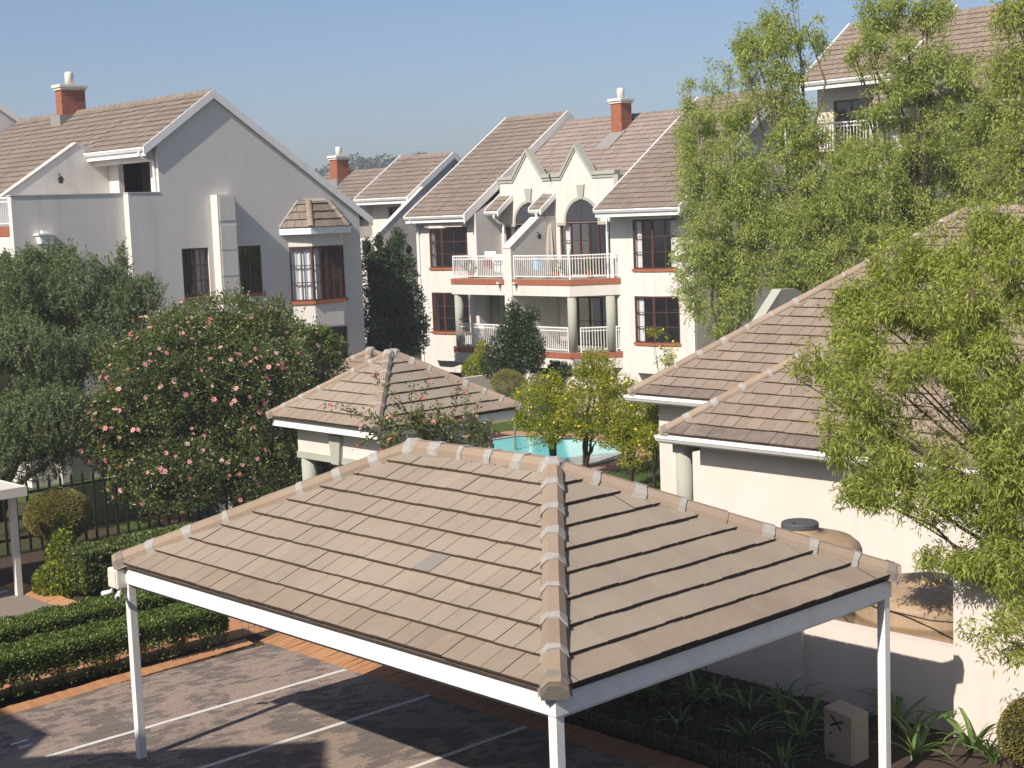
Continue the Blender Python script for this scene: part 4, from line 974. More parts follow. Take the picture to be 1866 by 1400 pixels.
# the part of the front slope that the photograph shows is tiled piece by piece, the rest as one mass
tile_face(base, NW, (0, -1, 0), (c, 0, .715 * c), clip_poly(fullface, 1, 0, 6.9), e, .36, M['tile_brown'], 'tile', seed=3)
tile_face(base, NW, (0, -1, 0), (c, 0, .715 * c), clip_poly(fullface, -1, 0, -6.9), e, .36, M['tile_brown'], 'stuff', seed=4)
caps(base, (30.4, 28.0, 3.16), (36.95, 21.45, 7.84), .15, .72, mscale=1.2, seed=21); caps(base, (36.95, 19.85, 7.84), (36.95, 21.45, 7.84), .15, .55, mscale=1.2, seed=22); caps(base, (30.4, 13.3, 3.16), (36.95, 19.85, 7.84), .15, .72, mscale=1.2, seed=23)
gutter(ch, (30.38, 28.06, 3.07), (30.38, 24.0, 3.07), (-1, 0, 0), .14, .13, 'white', .05); gutter(ch, (30.34, 28.02, 3.07), (41.2, 28.02, 3.07), (0, 1, 0), .14, .13, 'white', .05)
# front wing
wx0, wy0, wy1, wz = 26.8, 15.3, 23.7, 2.8; xa = wx0 + 4.2; zr = wz + 4.2 * .715; xm = 30.4 + (zr - 3.1) / .715
NWw, SWw, Aw = Vector((wx0, wy1, wz)), Vector((wx0, wy0, wz)), Vector((xa, 19.5, zr)); Rw = Vector((xm, 19.5, zr))
mb = MB(); mb.quad(NWw, SWw, Aw); mb.quad((31.2, wy1, wz), NWw, Aw, Rw, (xm, 19.5, zr - .01)); mb.quad(SWw, (31.2, wy0, wz), Rw, Aw); mb.v = [(x, y, z - .012) for x, y, z in mb.v]; mb.quad((wx0, wy0, wz - .03), (wx0, wy1, wz - .03), (31.2, wy1, wz - .03), (31.2, wy0, wz - .03))
wb = mb.build('wing_roof', M['underlay'], ch); slw = 4.2 / c
wf = [(0, -.03), (8.4, -.03), (4.2, slw)]
tile_face(wb, NWw, (0, -1, 0), (c, 0, .715 * c), wf, slw / 13, .36, M['tile_brown'], 'tile', seed=5)
tile_face(wb, (31.2, wy1, wz), (-1, 0, 0), (0, -c, .715 * c), [(0, -.03), (4.4, -.03), (.2, slw), (-2.5, slw)], slw / 13, .36, M['tile_brown'], 'stuff', seed=6)
caps(wb, NWw + Vector((0, 0, .06)), Aw + Vector((0, 0, .06)), .15, .72, mscale=1.3, seed=24); caps(wb, SWw + Vector((0, 0, .06)), Aw + Vector((0, 0, .06)), .15, .72, mscale=1.2, seed=25); caps(wb, Aw + Vector((0, 0, .06)), Rw + Vector((0, 0, .06)), .15, .72, mscale=1.2, seed=26)
gutter(ch, (wx0 - .02, wy1 + .05, wz - .03), (wx0 - .02, wy0 - .05, wz - .03), (-1, 0, 0), .14, .13, 'white', .05); gutter(ch, (wx0 - .06, wy1 + .02, wz - .03), (30.8, wy1 + .02, wz - .03), (0, 1, 0), .14, .13, 'white', .05)
MB().box(27.05, 31.2, 23.2, 23.54, 2.32, 2.615).build('beam', M['trim'], ch)
for x, y in ((27.25, 23.35), (30.9, 23.35)): MB().lathe((x, y, -.02), [(.2, 0), (.2, 2.34)], 24).build('column', M['trim'], ch, True)
mb = MB(); mb.box(27.4, 31.1, 15.6, 22.98, -.1, 2.76); mb.box(31.0, 40.6, 13.8, 27.45, -.1, 3.06); mb.build('wall', M['cream2'], ch)
# sloping parapet showing behind the hip
pq = [ony(x, y, 28.2) for x, y in ((1385, 588), (1424, 527), (1450, 526), (1478, 548))]
MB().prism([pq[0], pq[1], pq[2], pq[3], (pq[3].x, 28.25, 3.0), (pq[0].x, 28.25, 3.0)], (0, .35, 0)).build('gable_parapet', M['trim'], ch)
# ------------------------------------------------------------------ gazebo
gx0, gx1, gy0, gy1 = 22.6, 27.55, 29.4, 34.15
gz_ = thing('gazebo', ((gx0 + gx1) / 2, (gy0 + gy1) / 2, 0), 'square gazebo with pyramid tile roof, white fascia and grey columns beside the pool', 'gazebo')
base, A, B = hip_roof(gz_, gx0, gx1, gy0, gy1, 2.95, .655, .4, .33, M['tile_carport'], 'tile', 'WS', cap_r=.13, capseg=.55, mort=1.2, angular=True, rows=7)
for F, L in ((Fr(gx0 + .08, gy1 - .08, 0, -1), gy1 - gy0 - .16), (Fr(gx0 + .08, gy0 + .08, 1, 0), gx1 - gx0 - .16), (Fr(gx1 - .08, gy0 + .08, 0, 1), gy1 - gy0 - .16), (Fr(gx1 - .08, gy1 - .08, -1, 0), gx1 - gx0 - .16)): MB().fbox(F, .001, L - .001, -.03, 0, 2.70, 2.945).build('fascia', M['white'], gz_)
MB().quad((gx0 + .1, gy0 + .1, 2.73), (gx1 - .1, gy0 + .1, 2.73), (gx1 - .1, gy1 - .1, 2.73), (gx0 + .1, gy1 - .1, 2.73)).build('soffit', M['offwhite'], gz_)
wx, wy = gx1 - gx0 - 1.1, gy1 - gy0 - 1.1
for F, L, z0 in ((Fr(gx0 + .55, gy1 - .55, 0, -1), wy, 0), (Fr(gx0 + .55, gy0 + .55, 1, 0), wx, .001), (Fr(gx1 - .55, gy0 + .55, 0, 1), wy, 0), (Fr(gx1 - .55, gy1 - .55, -1, 0), wx, .001)):
    MB().fbox(F, 0 if z0 == 0 else .251, L if z0 == 0 else L - .251, -.25, 0, 1.98, 2.725).build('wall', M['cream2'], gz_); MB().fbox(F, -.03 if z0 == 0 else .28, L + .03 if z0 == 0 else L - .28, -.28, .03, 1.80 - z0, 1.978).build('beam', M['trim'], gz_)
    MB().fprism(F, [(L / 2 - .16, 1.79), (L / 2 + .16, 1.79), (L / 2 + .26, 2.55), (L / 2 - .26, 2.55)], .0, .12).build('keystone', M['trim'], gz_)
for x in (gx0 + .75, gx1 - .75):
    for y in (gy0 + .75, gy1 - .75): MB().lathe((x, y, -.02), [(.21, 0), (.21, 1.825)], 24).build('column', M['trim'], gz_, True)
# ------------------------------------------------------------------ outbuilding with shaded roof behind the gazebo
ob = thing('outbuilding', (32.5, 42.4, 0), 'low outbuilding with dark hipped tile roof just behind the gazebo roof', 'outbuilding')
hip_roof(ob, 30.0, 35.0, 39.9, 44.85, 2.05, .58, .36, .34, M['tile_brown'], 'course', 'WS', cap_r=.13, capseg=.6, mort=1.1)
MB().box(30.4, 34.6, 40.3, 44.4, -.1, 2.02).build('wall', M['cream2'], ob)
# ------------------------------------------------------------------ boundary walls
bw = thing('boundary_wall', (19.7, 16, 0), 'low plastered boundary wall behind the carport, mostly in its shadow', 'wall')
MB().box(19.6, 19.82, 11.55, 24.4, -.1, 1.42).build('wall', M['cream2'], bw); MB().box(19.598, 19.822, 11.55, 24.4, 1.421, 1.455).build('coping', M['cream2'], bw)
for y in (14.45, 17.6, 20.8): MB().box(19.52, 19.60, y - .14, y + .14, -.1, 1.42).build('pier', M['cream'], bw)
tw = thing('boundary_wall', (19.6, 9.5, 0), 'taller pale plastered wall at the right edge dappled by leaf shadows', 'wall')
MB().box(19.5, 19.9, 5.5, 11.54, -.1, 2.85).build('wall', M['cream2'], tw); MB().box(19.46, 19.94, 5.5, 11.58, 2.851, 2.9).build('coping', M['cream2'], tw)
gw = thing('garden_wall', (40.8, 43, 0), 'low white garden wall in front of the main apartment block', 'wall')
MB().box(36.9, 41.2, 43.3, 43.5, -.1, 1.95).build('wall', M['cream2'], gw); MB().box(41.0, 41.2, 38, 43.29, -.1, 1.78).build('wall', M['cream2'], gw)
# ------------------------------------------------------------------ water tanks
def tankmat():
    g = N('tan plastic tank'); n_ = g.noise(3, 4, g.mapping((2, 2, .5))); c = g.ramp(n_, [(.3, (.29, .205, .125)), (.7, (.36, .265, .17))]); return g.done(g.pbr(c, .55, g.bump(g.noise(14, 2), .08, .02), .35))
M['tank'] = tankmat()
M['lid'] = flat('dark grey lid', (.075, .08, .085), .5, .4)
def tank(c, r, h, label, lid=True):
    t = thing('water_tank', c, label, 'water tank', 'water tanks behind the wall'); c = Vector(c)
    prof = [(r, 0), (r, h * .2)]
    for k_ in range(4):
        z = h * (.25 + .15 * k_); prof += [(r, z), (r + .03, z + .05), (r + .03, z + .1), (r, z + .15)]
    prof += [(r, h * .86), (r * .97, h * .9), (r * .86, h * .95), (r * .5, h), (.34, h + .03), (.34, h + .09), (.3, h + .1)]
    MB().lathe(c, prof, 40).build('tank_body', M['tank'], t, True)
    if not lid: return
    ld = MB(); ld.lathe(c + Vector((0, 0, h + .09)), [(.3, 0), (.345, .01), (.345, .09), (.32, .115), (.1, .14)], 32); ld.box(c.x - .3, c.x - .22, c.y - .06, c.y + .06, c.z + h + .19, c.z + h + .24); ld.build('lid', M['lid'], t)
tank((22.3, 16.35, 0), 1.12, 2.14, 'tan plastic water tank with dark lid beyond the carport roof'); tank((21.55, 13.2, 0), 1.2, 1.85, 'tan plastic water tank half covered by leaves behind the right carport post', False)
# hose looping along the tank
MB().tube([(20.9, 15.3, 1.95), (20.6, 14.4, 1.72), (20.35, 13.4, 1.62), (20.3, 12.4, 1.6), (20.35, 11.7, 1.66)], .012, 6).build('hose', M['dark']); setp(bpy.data.objects['hose'], 'thin black hose sagging across the front of the tan tank', 'hose')
# ------------------------------------------------------------------ meter kiosk with a painted cross
kx = thing('meter_box', (17.95, 12.25, 0), 'sand coloured meter box with a black painted cross among the strap leaved plants', 'meter box')
M['sand'] = plaster('sand plaster', (.43, .37, .29), .3)
MB().hexa([(17.55, 12.02, 0), (17.98, 12.02, 0), (17.98, 12.5, 0), (17.55, 12.5, 0), (17.55, 12.02, .82), (17.98, 12.02, .82), (17.98, 12.5, .9), (17.55, 12.5, .9)]).build('body', M['sand'], kx, bevel=.012)
MB().box(17.6, 17.93, 12.008, 12.018, .12, .68).build('door', M['sand'], kx)
Fk = Fr(17.55, 0, 0, -1); mk = MB()
for (u0, z0), (u1, z1) in (((-12.37, .80), (-12.2, .60)), ((-12.16, .74), (-12.38, .645))):
    d = Vector((u1 - u0, z1 - z0)).normalized() * 1.0; n_ = Vector((-d.y, d.x)) * .018
    mk.quad(*[Fk.p(a, .004, b) for a, b in ((u0 - n_.x, z0 - n_.y), (u1 - n_.x, z1 - n_.y), (u1 + n_.x, z1 + n_.y), (u0 + n_.x, z0 + n_.y))])
mk.quad(*[Fk.p(-12.38 + .022 * math.cos(t), .004, .53 + .022 * math.sin(t)) for t in [i * math.pi / 4 for i in range(8)]])
mk.build('painted_cross', M['dark'], kx)
# ------------------------------------------------------------------ palisade fence along the pool garden
M['fence'] = flat('dark green fence', (.02, .026, .02), .6, .3)
pf = thing('palisade_fence', (20, 36.3, 0), 'dark green steel palisade fence in front of the pool garden', 'fence')
fr_ = MB(); fr_.box(11, 29.5, 36.32, 36.36, .35, .42); fr_.box(11, 29.5, 36.32, 36.36, 1.5, 1.57); fr_.build('rail', M['fence'], pf)
pk = MB(); pk.hexa([(-.035, -.012, 0), (.035, -.012, 0), (.035, .012, 0), (-.035, .012, 0), (-.035, -.012, 1.75), (.035, -.012, 1.75), (.035, .012, 1.75), (-.035, .012, 1.75)]); pk.prism([(-.035, -.012, 1.75), (.035, -.012, 1.75), (0, -.012, 1.9)], (0, .024, 0))
pme2 = bpy.data.meshes.new('picket'); pme2.from_pydata(pk.v, [], pk.f); pme2.materials.append(M['fence'])
x = 11.0
while x < 29.5: link('picket', pme2, None, pf, (x, 36.3, 0), (0, 0, rnd.uniform(-.03, .03))); x += .31
# ------------------------------------------------------------------ log edging of the bed
M['log'] = barkmat('weathered log', (.16, .12, .085))
le = MB(); y = 24.5
while y > 12.7:
    h = .26 + rnd.uniform(-.03, .04); le.tube([(16.50 + rnd.uniform(-.01, .01), y, 0), (16.48 + rnd.uniform(-.02, .02), y + rnd.uniform(-.01, .01), h)], .038, 6); y -= .075
setp(le.build('log_edging', M['log']), 'row of short upright logs edging the planting bed beside the orange kerb', 'edging')
# low wire mesh panel beside the hedge end
wm = MB()
for i in range(15): wm.tube([(15.65 + i * .14, 24.98, 0), (15.65 + i * .14, 24.98, .5)], .004, 4)
for z in (.06, .2, .35, .5): wm.tube([(15.6, 24.985, z), (17.7, 24.985, z)], .004, 4)
setp(wm.build('wire_mesh_fence', M['dark']), 'low rusty wire mesh fence at the end of the clipped hedge', 'fence')
# ------------------------------------------------------------------ things on the balconies
def cloth(name, F, u0, u1, z0, z1, mat, label, cat='cloth', w=.0):
    mb = MB(); n = 14
    for i in range(n):
        a, b = u0 + (u1 - u0) * i / n, u0 + (u1 - u0) * (i + 1) / n; wa, wb = w + .03 * math.sin(i * 1.3), w + .03 * math.sin((i + 1) * 1.3)
        mb.quad(F.p(a, wa, z0 + .03 * math.sin(i)), F.p(b, wb, z0 + .03 * math.sin(i + 1)), F.p(b, wb, z1), F.p(a, wa, z1))
    o = mb.build(name, mat); return setp(o, label, cat)
M['sheet'] = flat('white linen', (.7, .7, .7), .9); M['towel'] = flat('light blue towel', (.35, .55, .68), .9); M['redcloth'] = flat('dark red cloth', (.3, .05, .05), .9); M['canvas'] = flat('beige canvas', (.42, .38, .32), .9); M['pot'] = flat('orange clay pot', (.45, .16, .08), .8)
FBl = Fr(42.75, 0, 0, -1)
cloth('laundry_sheet', FBl, -46.9, -46.2, 5.75, 6.5, M['sheet'], 'white sheet drying on the upper left balcony next to the party wall'); cloth('laundry_cloth', FBl, -47.6, -47.0, 5.9, 6.35, M['redcloth'], 'dark red cloth hanging behind the upper left balcony railing')
cloth('laundry_sheet', Fr(43.0, 0, 0, -1), -47.75, -47.05, 6.1, 6.62, M['sheet'], 'small white towel on the rack of the upper left balcony'); cloth('towel', Fr(42.52, 0, 0, -1), -44.2, -43.8, 5.85, 6.4, M['towel'], 'light blue towel hung over the upper right balcony railing')
cloth('laundry_cloth', Fr(42.9, 0, 0, -1), -48.4, -47.9, 2.7, 3.45, M['sheet'], 'white cloth drying behind the lower left balcony railing')
cloth('cushion', Fr(43.3, 0, 0, -1), -43.6, -43.0, 2.6, 3.1, M['canvas'], 'beige cushion on the lower balcony behind the railing', 'cushion')
um = thing('parasol', (43.9, 44.6, 5.48), 'closed beige parasol standing on the upper balcony beside the party wall', 'parasol')
mb = MB()
prof = [(.05, .5), (.15, .7), (.17, 1.1), (.14, 1.6), (.09, 2.05), (.02, 2.25)]
n0 = len(mb.v)
for r, z in prof:
    for k in range(16):
        t = 2 * math.pi * k / 16; rr = r * (1 + .35 * (k % 2)); mb.v.append((43.9 + rr * math.cos(t), 44.6 + rr * math.sin(t), 5.48 + z))
for i in range(len(prof) - 1):
    for k in range(16): mb.f.append((i * 16 + k, i * 16 + (k + 1) % 16, (i + 1) * 16 + (k + 1) % 16, (i + 1) * 16 + k))
mb.build('canopy', M['canvas'], um); MB().tube([(43.9, 44.6, 5.5), (43.9, 44.6, 7.75)], .025, 8).build('pole', M['brown'], um); MB().lathe((43.9, 44.6, 5.49), [(.25, 0), (.25, .07), (.05, .1)], 16).build('base', M['dark'], um)
def potplant(x, y, z, r, label):
    t = thing('potted_plant', (x, y, z), label, 'potted plant'); MB().lathe((x, y, z), [(r * .7, 0), (r, r * 1.5), (r * 1.1, r * 1.5), (r * 1.1, r * 1.8)], 16).build('pot', M['pot'], t); return t
POTS = [potplant(42.75, 48.4, 5.49, .16, 'orange clay pot with small plant on the upper left balcony'), potplant(43.0, 43.4, 5.49, .16, 'potted plant behind the upper right balcony railing'), potplant(43.4, 41.9, 5.49, .18, 'leafy potted plant at the corner of the upper right balcony')]
# ------------------------------------------------------------------ the block the picture is taken from: it throws the shadow over the bays
own = thing('apartment_block', (-4, 8, 0), 'unseen cream apartment block behind the viewpoint, throwing the roof shaped shadow over the parking bays', 'apartment block')
mb = MB(); mb.box(-9, -.6, -30, 31, 0, 9.0); mb.quad((-.6, 12.6, 9), (-.6, 20.3, 9), (-.6, 16.7, 12.2)); mb.quad((-.9, 12.6, 9), (-.9, 20.3, 9), (-.9, 16.7, 12.2)); mb.build('wall', M['cream'], own)  # unseen mass, lengthened both ways to cut sky light under the carport
mb = MB(); mb.quad((-.6, 20.3, 8.98), (-.6, 31.2, 8.98), (-5, 31.2, 12), (-5, 20.3, 12)); mb.quad((-.6, -30, 8.98), (-.6, 12.6, 8.98), (-5, 12.6, 12), (-5, -30, 12)); mb.quad((-.6, 16.7, 12.25), (-.6, 20.5, 8.9), (-6, 20.5, 8.9), (-6, 16.7, 12.25)); mb.quad((-.6, 16.7, 12.25), (-.6, 12.4, 8.9), (-6, 12.4, 8.9), (-6, 16.7, 12.25)); mb.quad((-.6, 20.3, 8.98), (-.6, 26.2, 8.98), (-.6, 26.2, 9.75), (-.6, 20.9, 9.75)); mb.build('roof', M['tile_far'], own)
# ------------------------------------------------------------------ vegetation
def unit(a): return a / np.maximum(np.linalg.norm(a, axis=1, keepdims=True), 1e-9)
def lump(p, s=1.0, seed=0.0):
    """smooth lumpy field in about -1..1"""
    x, y, z = (p[:, 0] * s + seed), (p[:, 1] * s + seed * 1.7), (p[:, 2] * s + seed * .6)
    return (np.sin(x * 1.7 + 1.3 * np.sin(y * 1.1)) + np.sin(y * 2.1 + 1.1 * np.sin(z * 1.6)) + np.sin(z * 2.3 + 1.2 * np.sin(x * 1.4))) / 3
def leafmesh(name, pos, dirs, length, wid, mat, parent, fold=.25, droop=0.0, kind='stuff', lenvar=.35):
    n = len(pos)
    if n == 0: return None
    base = np.array(wloc(parent)) if parent is not None else np.zeros(3)
    d = unit(dirs); r = unit(RNG.normal(size=(n, 3))); s = unit(np.cross(d, r)); nn = np.cross(s, d)
    L = (length * (1 + lenvar * RNG.uniform(-1, 1, n)))[:, None]; W = L * wid
    V = np.empty((n, 4, 3), np.float32); p = pos - base
    V[:, 0] = p; V[:, 1] = p + d * L * .5 + s * W * .5 + nn * W * fold; V[:, 2] = p + d * L - np.array([0, 0, droop]) * L; V[:, 3] = p + d * L * .5 - s * W * .5 + nn * W * fold
    me = bpy.data.meshes.new(name); me.vertices.add(n * 4); me.vertices.foreach_set('co', V.reshape(-1))
    idx = np.arange(n, dtype=np.int32)[:, None] * 4 + np.array([0, 1, 2, 0, 2, 3], np.int32)[None]
    me.loops.add(n * 6); me.loops.foreach_set('vertex_index', idx.reshape(-1))
    me.polygons.add(n * 2); me.polygons.foreach_set('loop_start', np.arange(0, n * 6, 3, dtype=np.int32)); me.polygons.foreach_set('loop_total', np.full(n * 2, 3, np.int32))
    me.update(calc_edges=True); me.validate(); me.materials.append(mat)
    o = bpy.data.objects.new(name, me); COL.objects.link(o)
    if parent is not None: o.parent = parent
    if kind: o['kind'] = kind
    return o
def ellip(c, r, n, inner=.55):
    d = unit(RNG.normal(size=(n, 3))); k = (inner ** 3 + (1 - inner ** 3) * RNG.uniform(0, 1, n)) ** (1 / 3)
    return np.array(c) + d * k[:, None] * np.array(r), d
def vol(b): return b[1][0] * b[1][1] * b[1][2]
def sample(blobs, n, inner=.5, lumpy=.18, s=1.2, power=.68):
    w_ = np.array([vol(b) ** power for b in blobs]); w_ /= w_.sum(); P, Dn = [], []
    for b, k in zip(blobs, w_):
        m_ = int(n * k)
        p, d = ellip(b[0], b[1], m_, inner); p = p + d * (lump(p, s, 3.1) * lumpy)[:, None]
        P.append(p); Dn.append(d)
    return np.concatenate(P), np.concatenate(Dn)
def stems(base, blobs, r0, parent, mat, name='trunk', fork=.35, seed=0, extra=2):
    rg = random.Random(seed); mb = MB(); nodes = []
    base = Vector(base)
    for b in blobs:
        c = Vector(b[0]); f = base.lerp(c, fork); f.x = base.x + (c.x - base.x) * fork * .45; f.y = base.y + (c.y - base.y) * fork * .45
        path = []
        for i in range(9):
            t = i / 8; p = base.lerp(f, min(1, t * 2)) if t < .5 else f.lerp(c, (t - .5) * 2)
            if 0 < i: p = p + Vector((rg.uniform(-1, 1), rg.uniform(-1, 1), rg.uniform(-.5, .5))) * .03 * (c - base).length * (t if t < .9 else .5)
            path.append(p)
        rs = [r0 * (1 - .85 * i / 8) for i in range(9)]
        mb.tube(path, rs, 7); nodes += [(p, r) for p, r in zip(path[3:], rs[3:])]
        for _ in range(extra):
            k = rg.randint(4, 8); p = path[k]; q = c + Vector((rg.uniform(-1, 1) * b[1][0], rg.uniform(-1, 1) * b[1][1], rg.uniform(-.6, 1) * b[1][2])) * .8
            pp = [p, p.lerp(q, .33) + Vector((0, 0, .05)), p.lerp(q, .66) + Vector((rg.uniform(-.1, .1), rg.uniform(-.1, .1), .05)), q]
            mb.tube(pp, [rs[k] * .7, rs[k] * .5, rs[k] * .35, rs[k] * .15], 5); nodes += [(x, rs[k] * .3) for x in pp[1:]]
    o = mb.build(name, mat, parent, True); return nodes
def twigs(nodes, tips, parent, mat, r=.012, sag=.1, name='twigs'):
    """thin shoots from the nearest limb out to every tip; returns points along the outer part of each shoot"""
    P = np.array([n[0] for n in nodes]); T = np.array(tips); out_p, out_d, own = [], [], []
    mb = MB(); 
    for t in T:
        i = int(np.argmin(((P - t) ** 2).sum(1))); a = P[i]; L = np.linalg.norm(t - a)
        m1 = a + (t - a) * .4 + np.array([0, 0, sag * L]); m2 = a + (t - a) * .75 + np.array([0, 0, sag * .7 * L])
        pts = [a, m1, m2, t]; mb.tube([Vector(q) for q in pts], [r, r * .7, r * .5, r * .25], 3, False)
        for k in np.linspace(.35, 1, 7):
            if k < .75: q = m1 + (m2 - m1) * ((k - .35) / .4); d = m2 - m1
            else: q = m2 + (t - m2) * ((k - .75) / .25); d = t - m2
            out_p.append(q); out_d.append(d / (np.linalg.norm(d) + 1e-9))
    o = mb.build(name, mat, parent); o['kind'] = 'stuff'
    return np.array(out_p), np.array(out_d)

BARK = barkmat('grey brown bark', (.13, .10, .075)); DBARK = barkmat('dark bark', (.06, .045, .035)); PBARK = barkmat('pale bark', (.22, .18, .14))
LF = {
 'willow': leafmat('light green foliage', (.175, .21, .05), (.28, .32, .08), (.39, .41, .125), .55),
 'willow_far': leafmat('soft green foliage', (.18, .225, .06), (.29, .34, .10), (.40, .43, .155), .55),
 'olive': leafmat('grey green foliage', (.06, .092, .036), (.12, .158, .072), (.20, .23, .125), .35),
 'camellia': leafmat('glossy dark foliage', (.042, .068, .02), (.09, .125, .034), (.22, .22, .07), .35, .32, .5),
 'hedge': leafmat('clipped hedge foliage', (.045, .082, .016), (.09, .14, .028), (.19, .22, .055), .3, .4, .4),
 'ivy': leafmat('yellow green ivy', (.09, .13, .02), (.17, .20, .03), (.28, .27, .04), .35),
 'ball': leafmat('brown green topiary', (.12, .115, .03), (.19, .17, .05), (.25, .20, .08), .3),
 'dark': leafmat('dark evergreen foliage', (.018, .034, .014), (.035, .06, .022), (.07, .095, .04), .2, .35, .4),
 'lemon': leafmat('lemon foliage', (.13, .17, .016), (.26, .28, .032), (.42, .38, .045), .55, .35, .4),
 'strap': leafmat('strap leaves', (.05, .10, .025), (.085, .15, .035), (.15, .21, .06), .3, .35, .4),
 'grass': leafmat('grass blades', (.05, .10, .02), (.09, .15, .03), (.14, .19, .05), .35),
 'palm': leafmat('palm fronds', (.05, .09, .02), (.09, .14, .035), (.14, .19, .05), .3),
}
CORE = flat('inner shade of the bush', (.018, .022, .010), .95, .05)  # near-black solid filler: blocks see-through, inner shade put into its colour
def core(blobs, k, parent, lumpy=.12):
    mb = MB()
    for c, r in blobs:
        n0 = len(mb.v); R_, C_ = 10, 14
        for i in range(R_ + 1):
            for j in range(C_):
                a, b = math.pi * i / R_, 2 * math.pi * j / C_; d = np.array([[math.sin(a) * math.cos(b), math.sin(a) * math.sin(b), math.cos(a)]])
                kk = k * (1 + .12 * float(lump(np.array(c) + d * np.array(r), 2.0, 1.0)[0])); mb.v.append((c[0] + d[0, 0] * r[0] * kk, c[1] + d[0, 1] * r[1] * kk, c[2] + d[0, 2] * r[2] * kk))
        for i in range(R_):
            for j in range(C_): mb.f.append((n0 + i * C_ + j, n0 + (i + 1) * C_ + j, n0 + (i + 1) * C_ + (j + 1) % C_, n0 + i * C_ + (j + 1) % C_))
    mb.build('shade_core', CORE, parent, True)
def dense(root, blobs, n, ll, lw, mat, inner=.62, lumpy=.2, s=1.3, upb=.25, outb=.7, corek=.6, name='crown', clump=0.0, thr=None, droop=.05):
    P, Dn = sample(blobs, n, inner, lumpy, s)
    if thr is not None:
        keep = lump(P, thr[1], 7.7) > thr[0]; P, Dn = P[keep], Dn[keep]
    if clump:   # leaves gather in little rosettes
        k = len(P) // 6; o_ = RNG.permutation(len(P))[:k]; P, Dn = P[o_], Dn[o_]; P = np.repeat(P, 6, 0) + RNG.normal(size=(k * 6, 3)) * clump; Dn = np.repeat(Dn, 6, 0)
    d = Dn * outb + RNG.normal(size=P.shape) * .55 + np.array([0, 0, upb])
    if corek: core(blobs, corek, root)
    return leafmesh(name, P, d, ll, lw, LF[mat], root, droop=droop), P, Dn
def px_blob(x, y, D, rx, ry, rd=None):
    """ellipsoid that stands where the picture point is, D metres away; radii given in picture units"""
    c = at(x, y, D); k = D / FPX; return ((c.x, c.y, c.z), ((rd or rx) * k, (rd or rx) * k, ry * k)) if rd else ((c.x, c.y, c.z), (rx * k, rx * k, ry * k))

# --- clipped hedges
def hedge(name, x0, x1, y0, y1, z0, z1, n, label, stemrow=False, mat='hedge', ll=.055):
    t = thing(name, ((x0 + x1) / 2, (y0 + y1) / 2, 0), label, 'hedge')
    A = np.array([(x1 - x0) * (y1 - y0), (x1 - x0) * (z1 - z0), (x1 - x0) * (z1 - z0), (y1 - y0) * (z1 - z0), (y1 - y0) * (z1 - z0)]); k = RNG.choice(5, n, p=A / A.sum()); u = RNG.uniform(0, 1, (n, 3))
    P = np.array([x0, y0, z0]) + u * np.array([x1 - x0, y1 - y0, z1 - z0]); nr = np.zeros((n, 3))
    for i, (ax, v, s) in enumerate(((2, z1, 1), (1, y0, -1), (1, y1, 1), (0, x0, -1), (0, x1, 1))):
        mk = k == i; P[mk, ax] = v; nr[mk, ax] = s
    # soften the corners, then make it lumpy
    c = np.array([(x0 + x1) / 2, (y0 + y1) / 2, (z0 + z1) / 2]); h = np.array([(x1 - x0) / 2, (y1 - y0) / 2, (z1 - z0) / 2]); q = (P - c); edge = np.maximum(0, np.abs(q) - (h - .16)); P = P - np.sign(q) * edge * (np.linalg.norm(edge, axis=1, keepdims=True) / .34)
    P = P + nr * (lump(P, 4.0, 2.0) * .05 + lump(P, 11, 1.0) * .025)[:, None] - nr * (RNG.exponential(.045, n))[:, None]
    low = (P[:, 2] - z0) / (z1 - z0)
    if stemrow: P = P[(low > .32 + .22 * lump(P * np.array([1, 1, 0]), 5.0, 4.0)) | (RNG.uniform(0, 1, n) < .12)]; nr = nr[:len(P)]
    d = RNG.normal(size=P.shape) * .8 + np.array([0, 0, .35])
    if len(nr) == len(P) and not stemrow: d = d + nr * .8
    leafmesh('foliage', P, d, ll, .55, LF[mat], t)
    zc = z0 + (z1 - z0) * (.5 if stemrow else 0)
    MB().box(x0 + .13, x1 - .13, y0 + .13, y1 - .13, zc, z1 - .12).build('shade_core', CORE, t)
    if stemrow:
        x = x0 + .2
        while x < x1:
            mb = MB(); yb = (y0 + y1) / 2 + rnd.uniform(-.15, .15)
            for _ in range(4): mb.tube([(x + rnd.uniform(-.04, .04), yb, 0), (x + rnd.uniform(-.12, .12), yb + rnd.uniform(-.15, .1), .2), (x + rnd.uniform(-.25, .25), yb + rnd.uniform(-.3, .2), .5)], [.016, .012, .007], 5)
            mb.build('stem', BARK, t); x += .48
    return t
hedge('hedge', 10.2, 15.2, 24.5, 25.6, .04, .93, 54000, 'front clipped box hedge with bare stems along the parking bays', True)
hedge('hedge', 8.6, 15.3, 26.55, 27.65, .0, .86, 40000, 'rear clipped box hedge parallel to the front one beside the left court')
hedge('hedge', 14.95, 18.6, 30.2, 31.4, .12, 1.12, 24000, 'dark leafy hedge in front of the fence, below the round topiary', mat='camellia', ll=.095)
t = thing('bush', (9.9, 24.9, 0), 'small rounded green bush at the left edge beside the front hedge', 'bush'); dense(t, [((9.85, 25.0, .4), (.5, .45, .45))], 6000, .06, .55, 'hedge', .8, .05, 4, corek=.8, name='foliage')
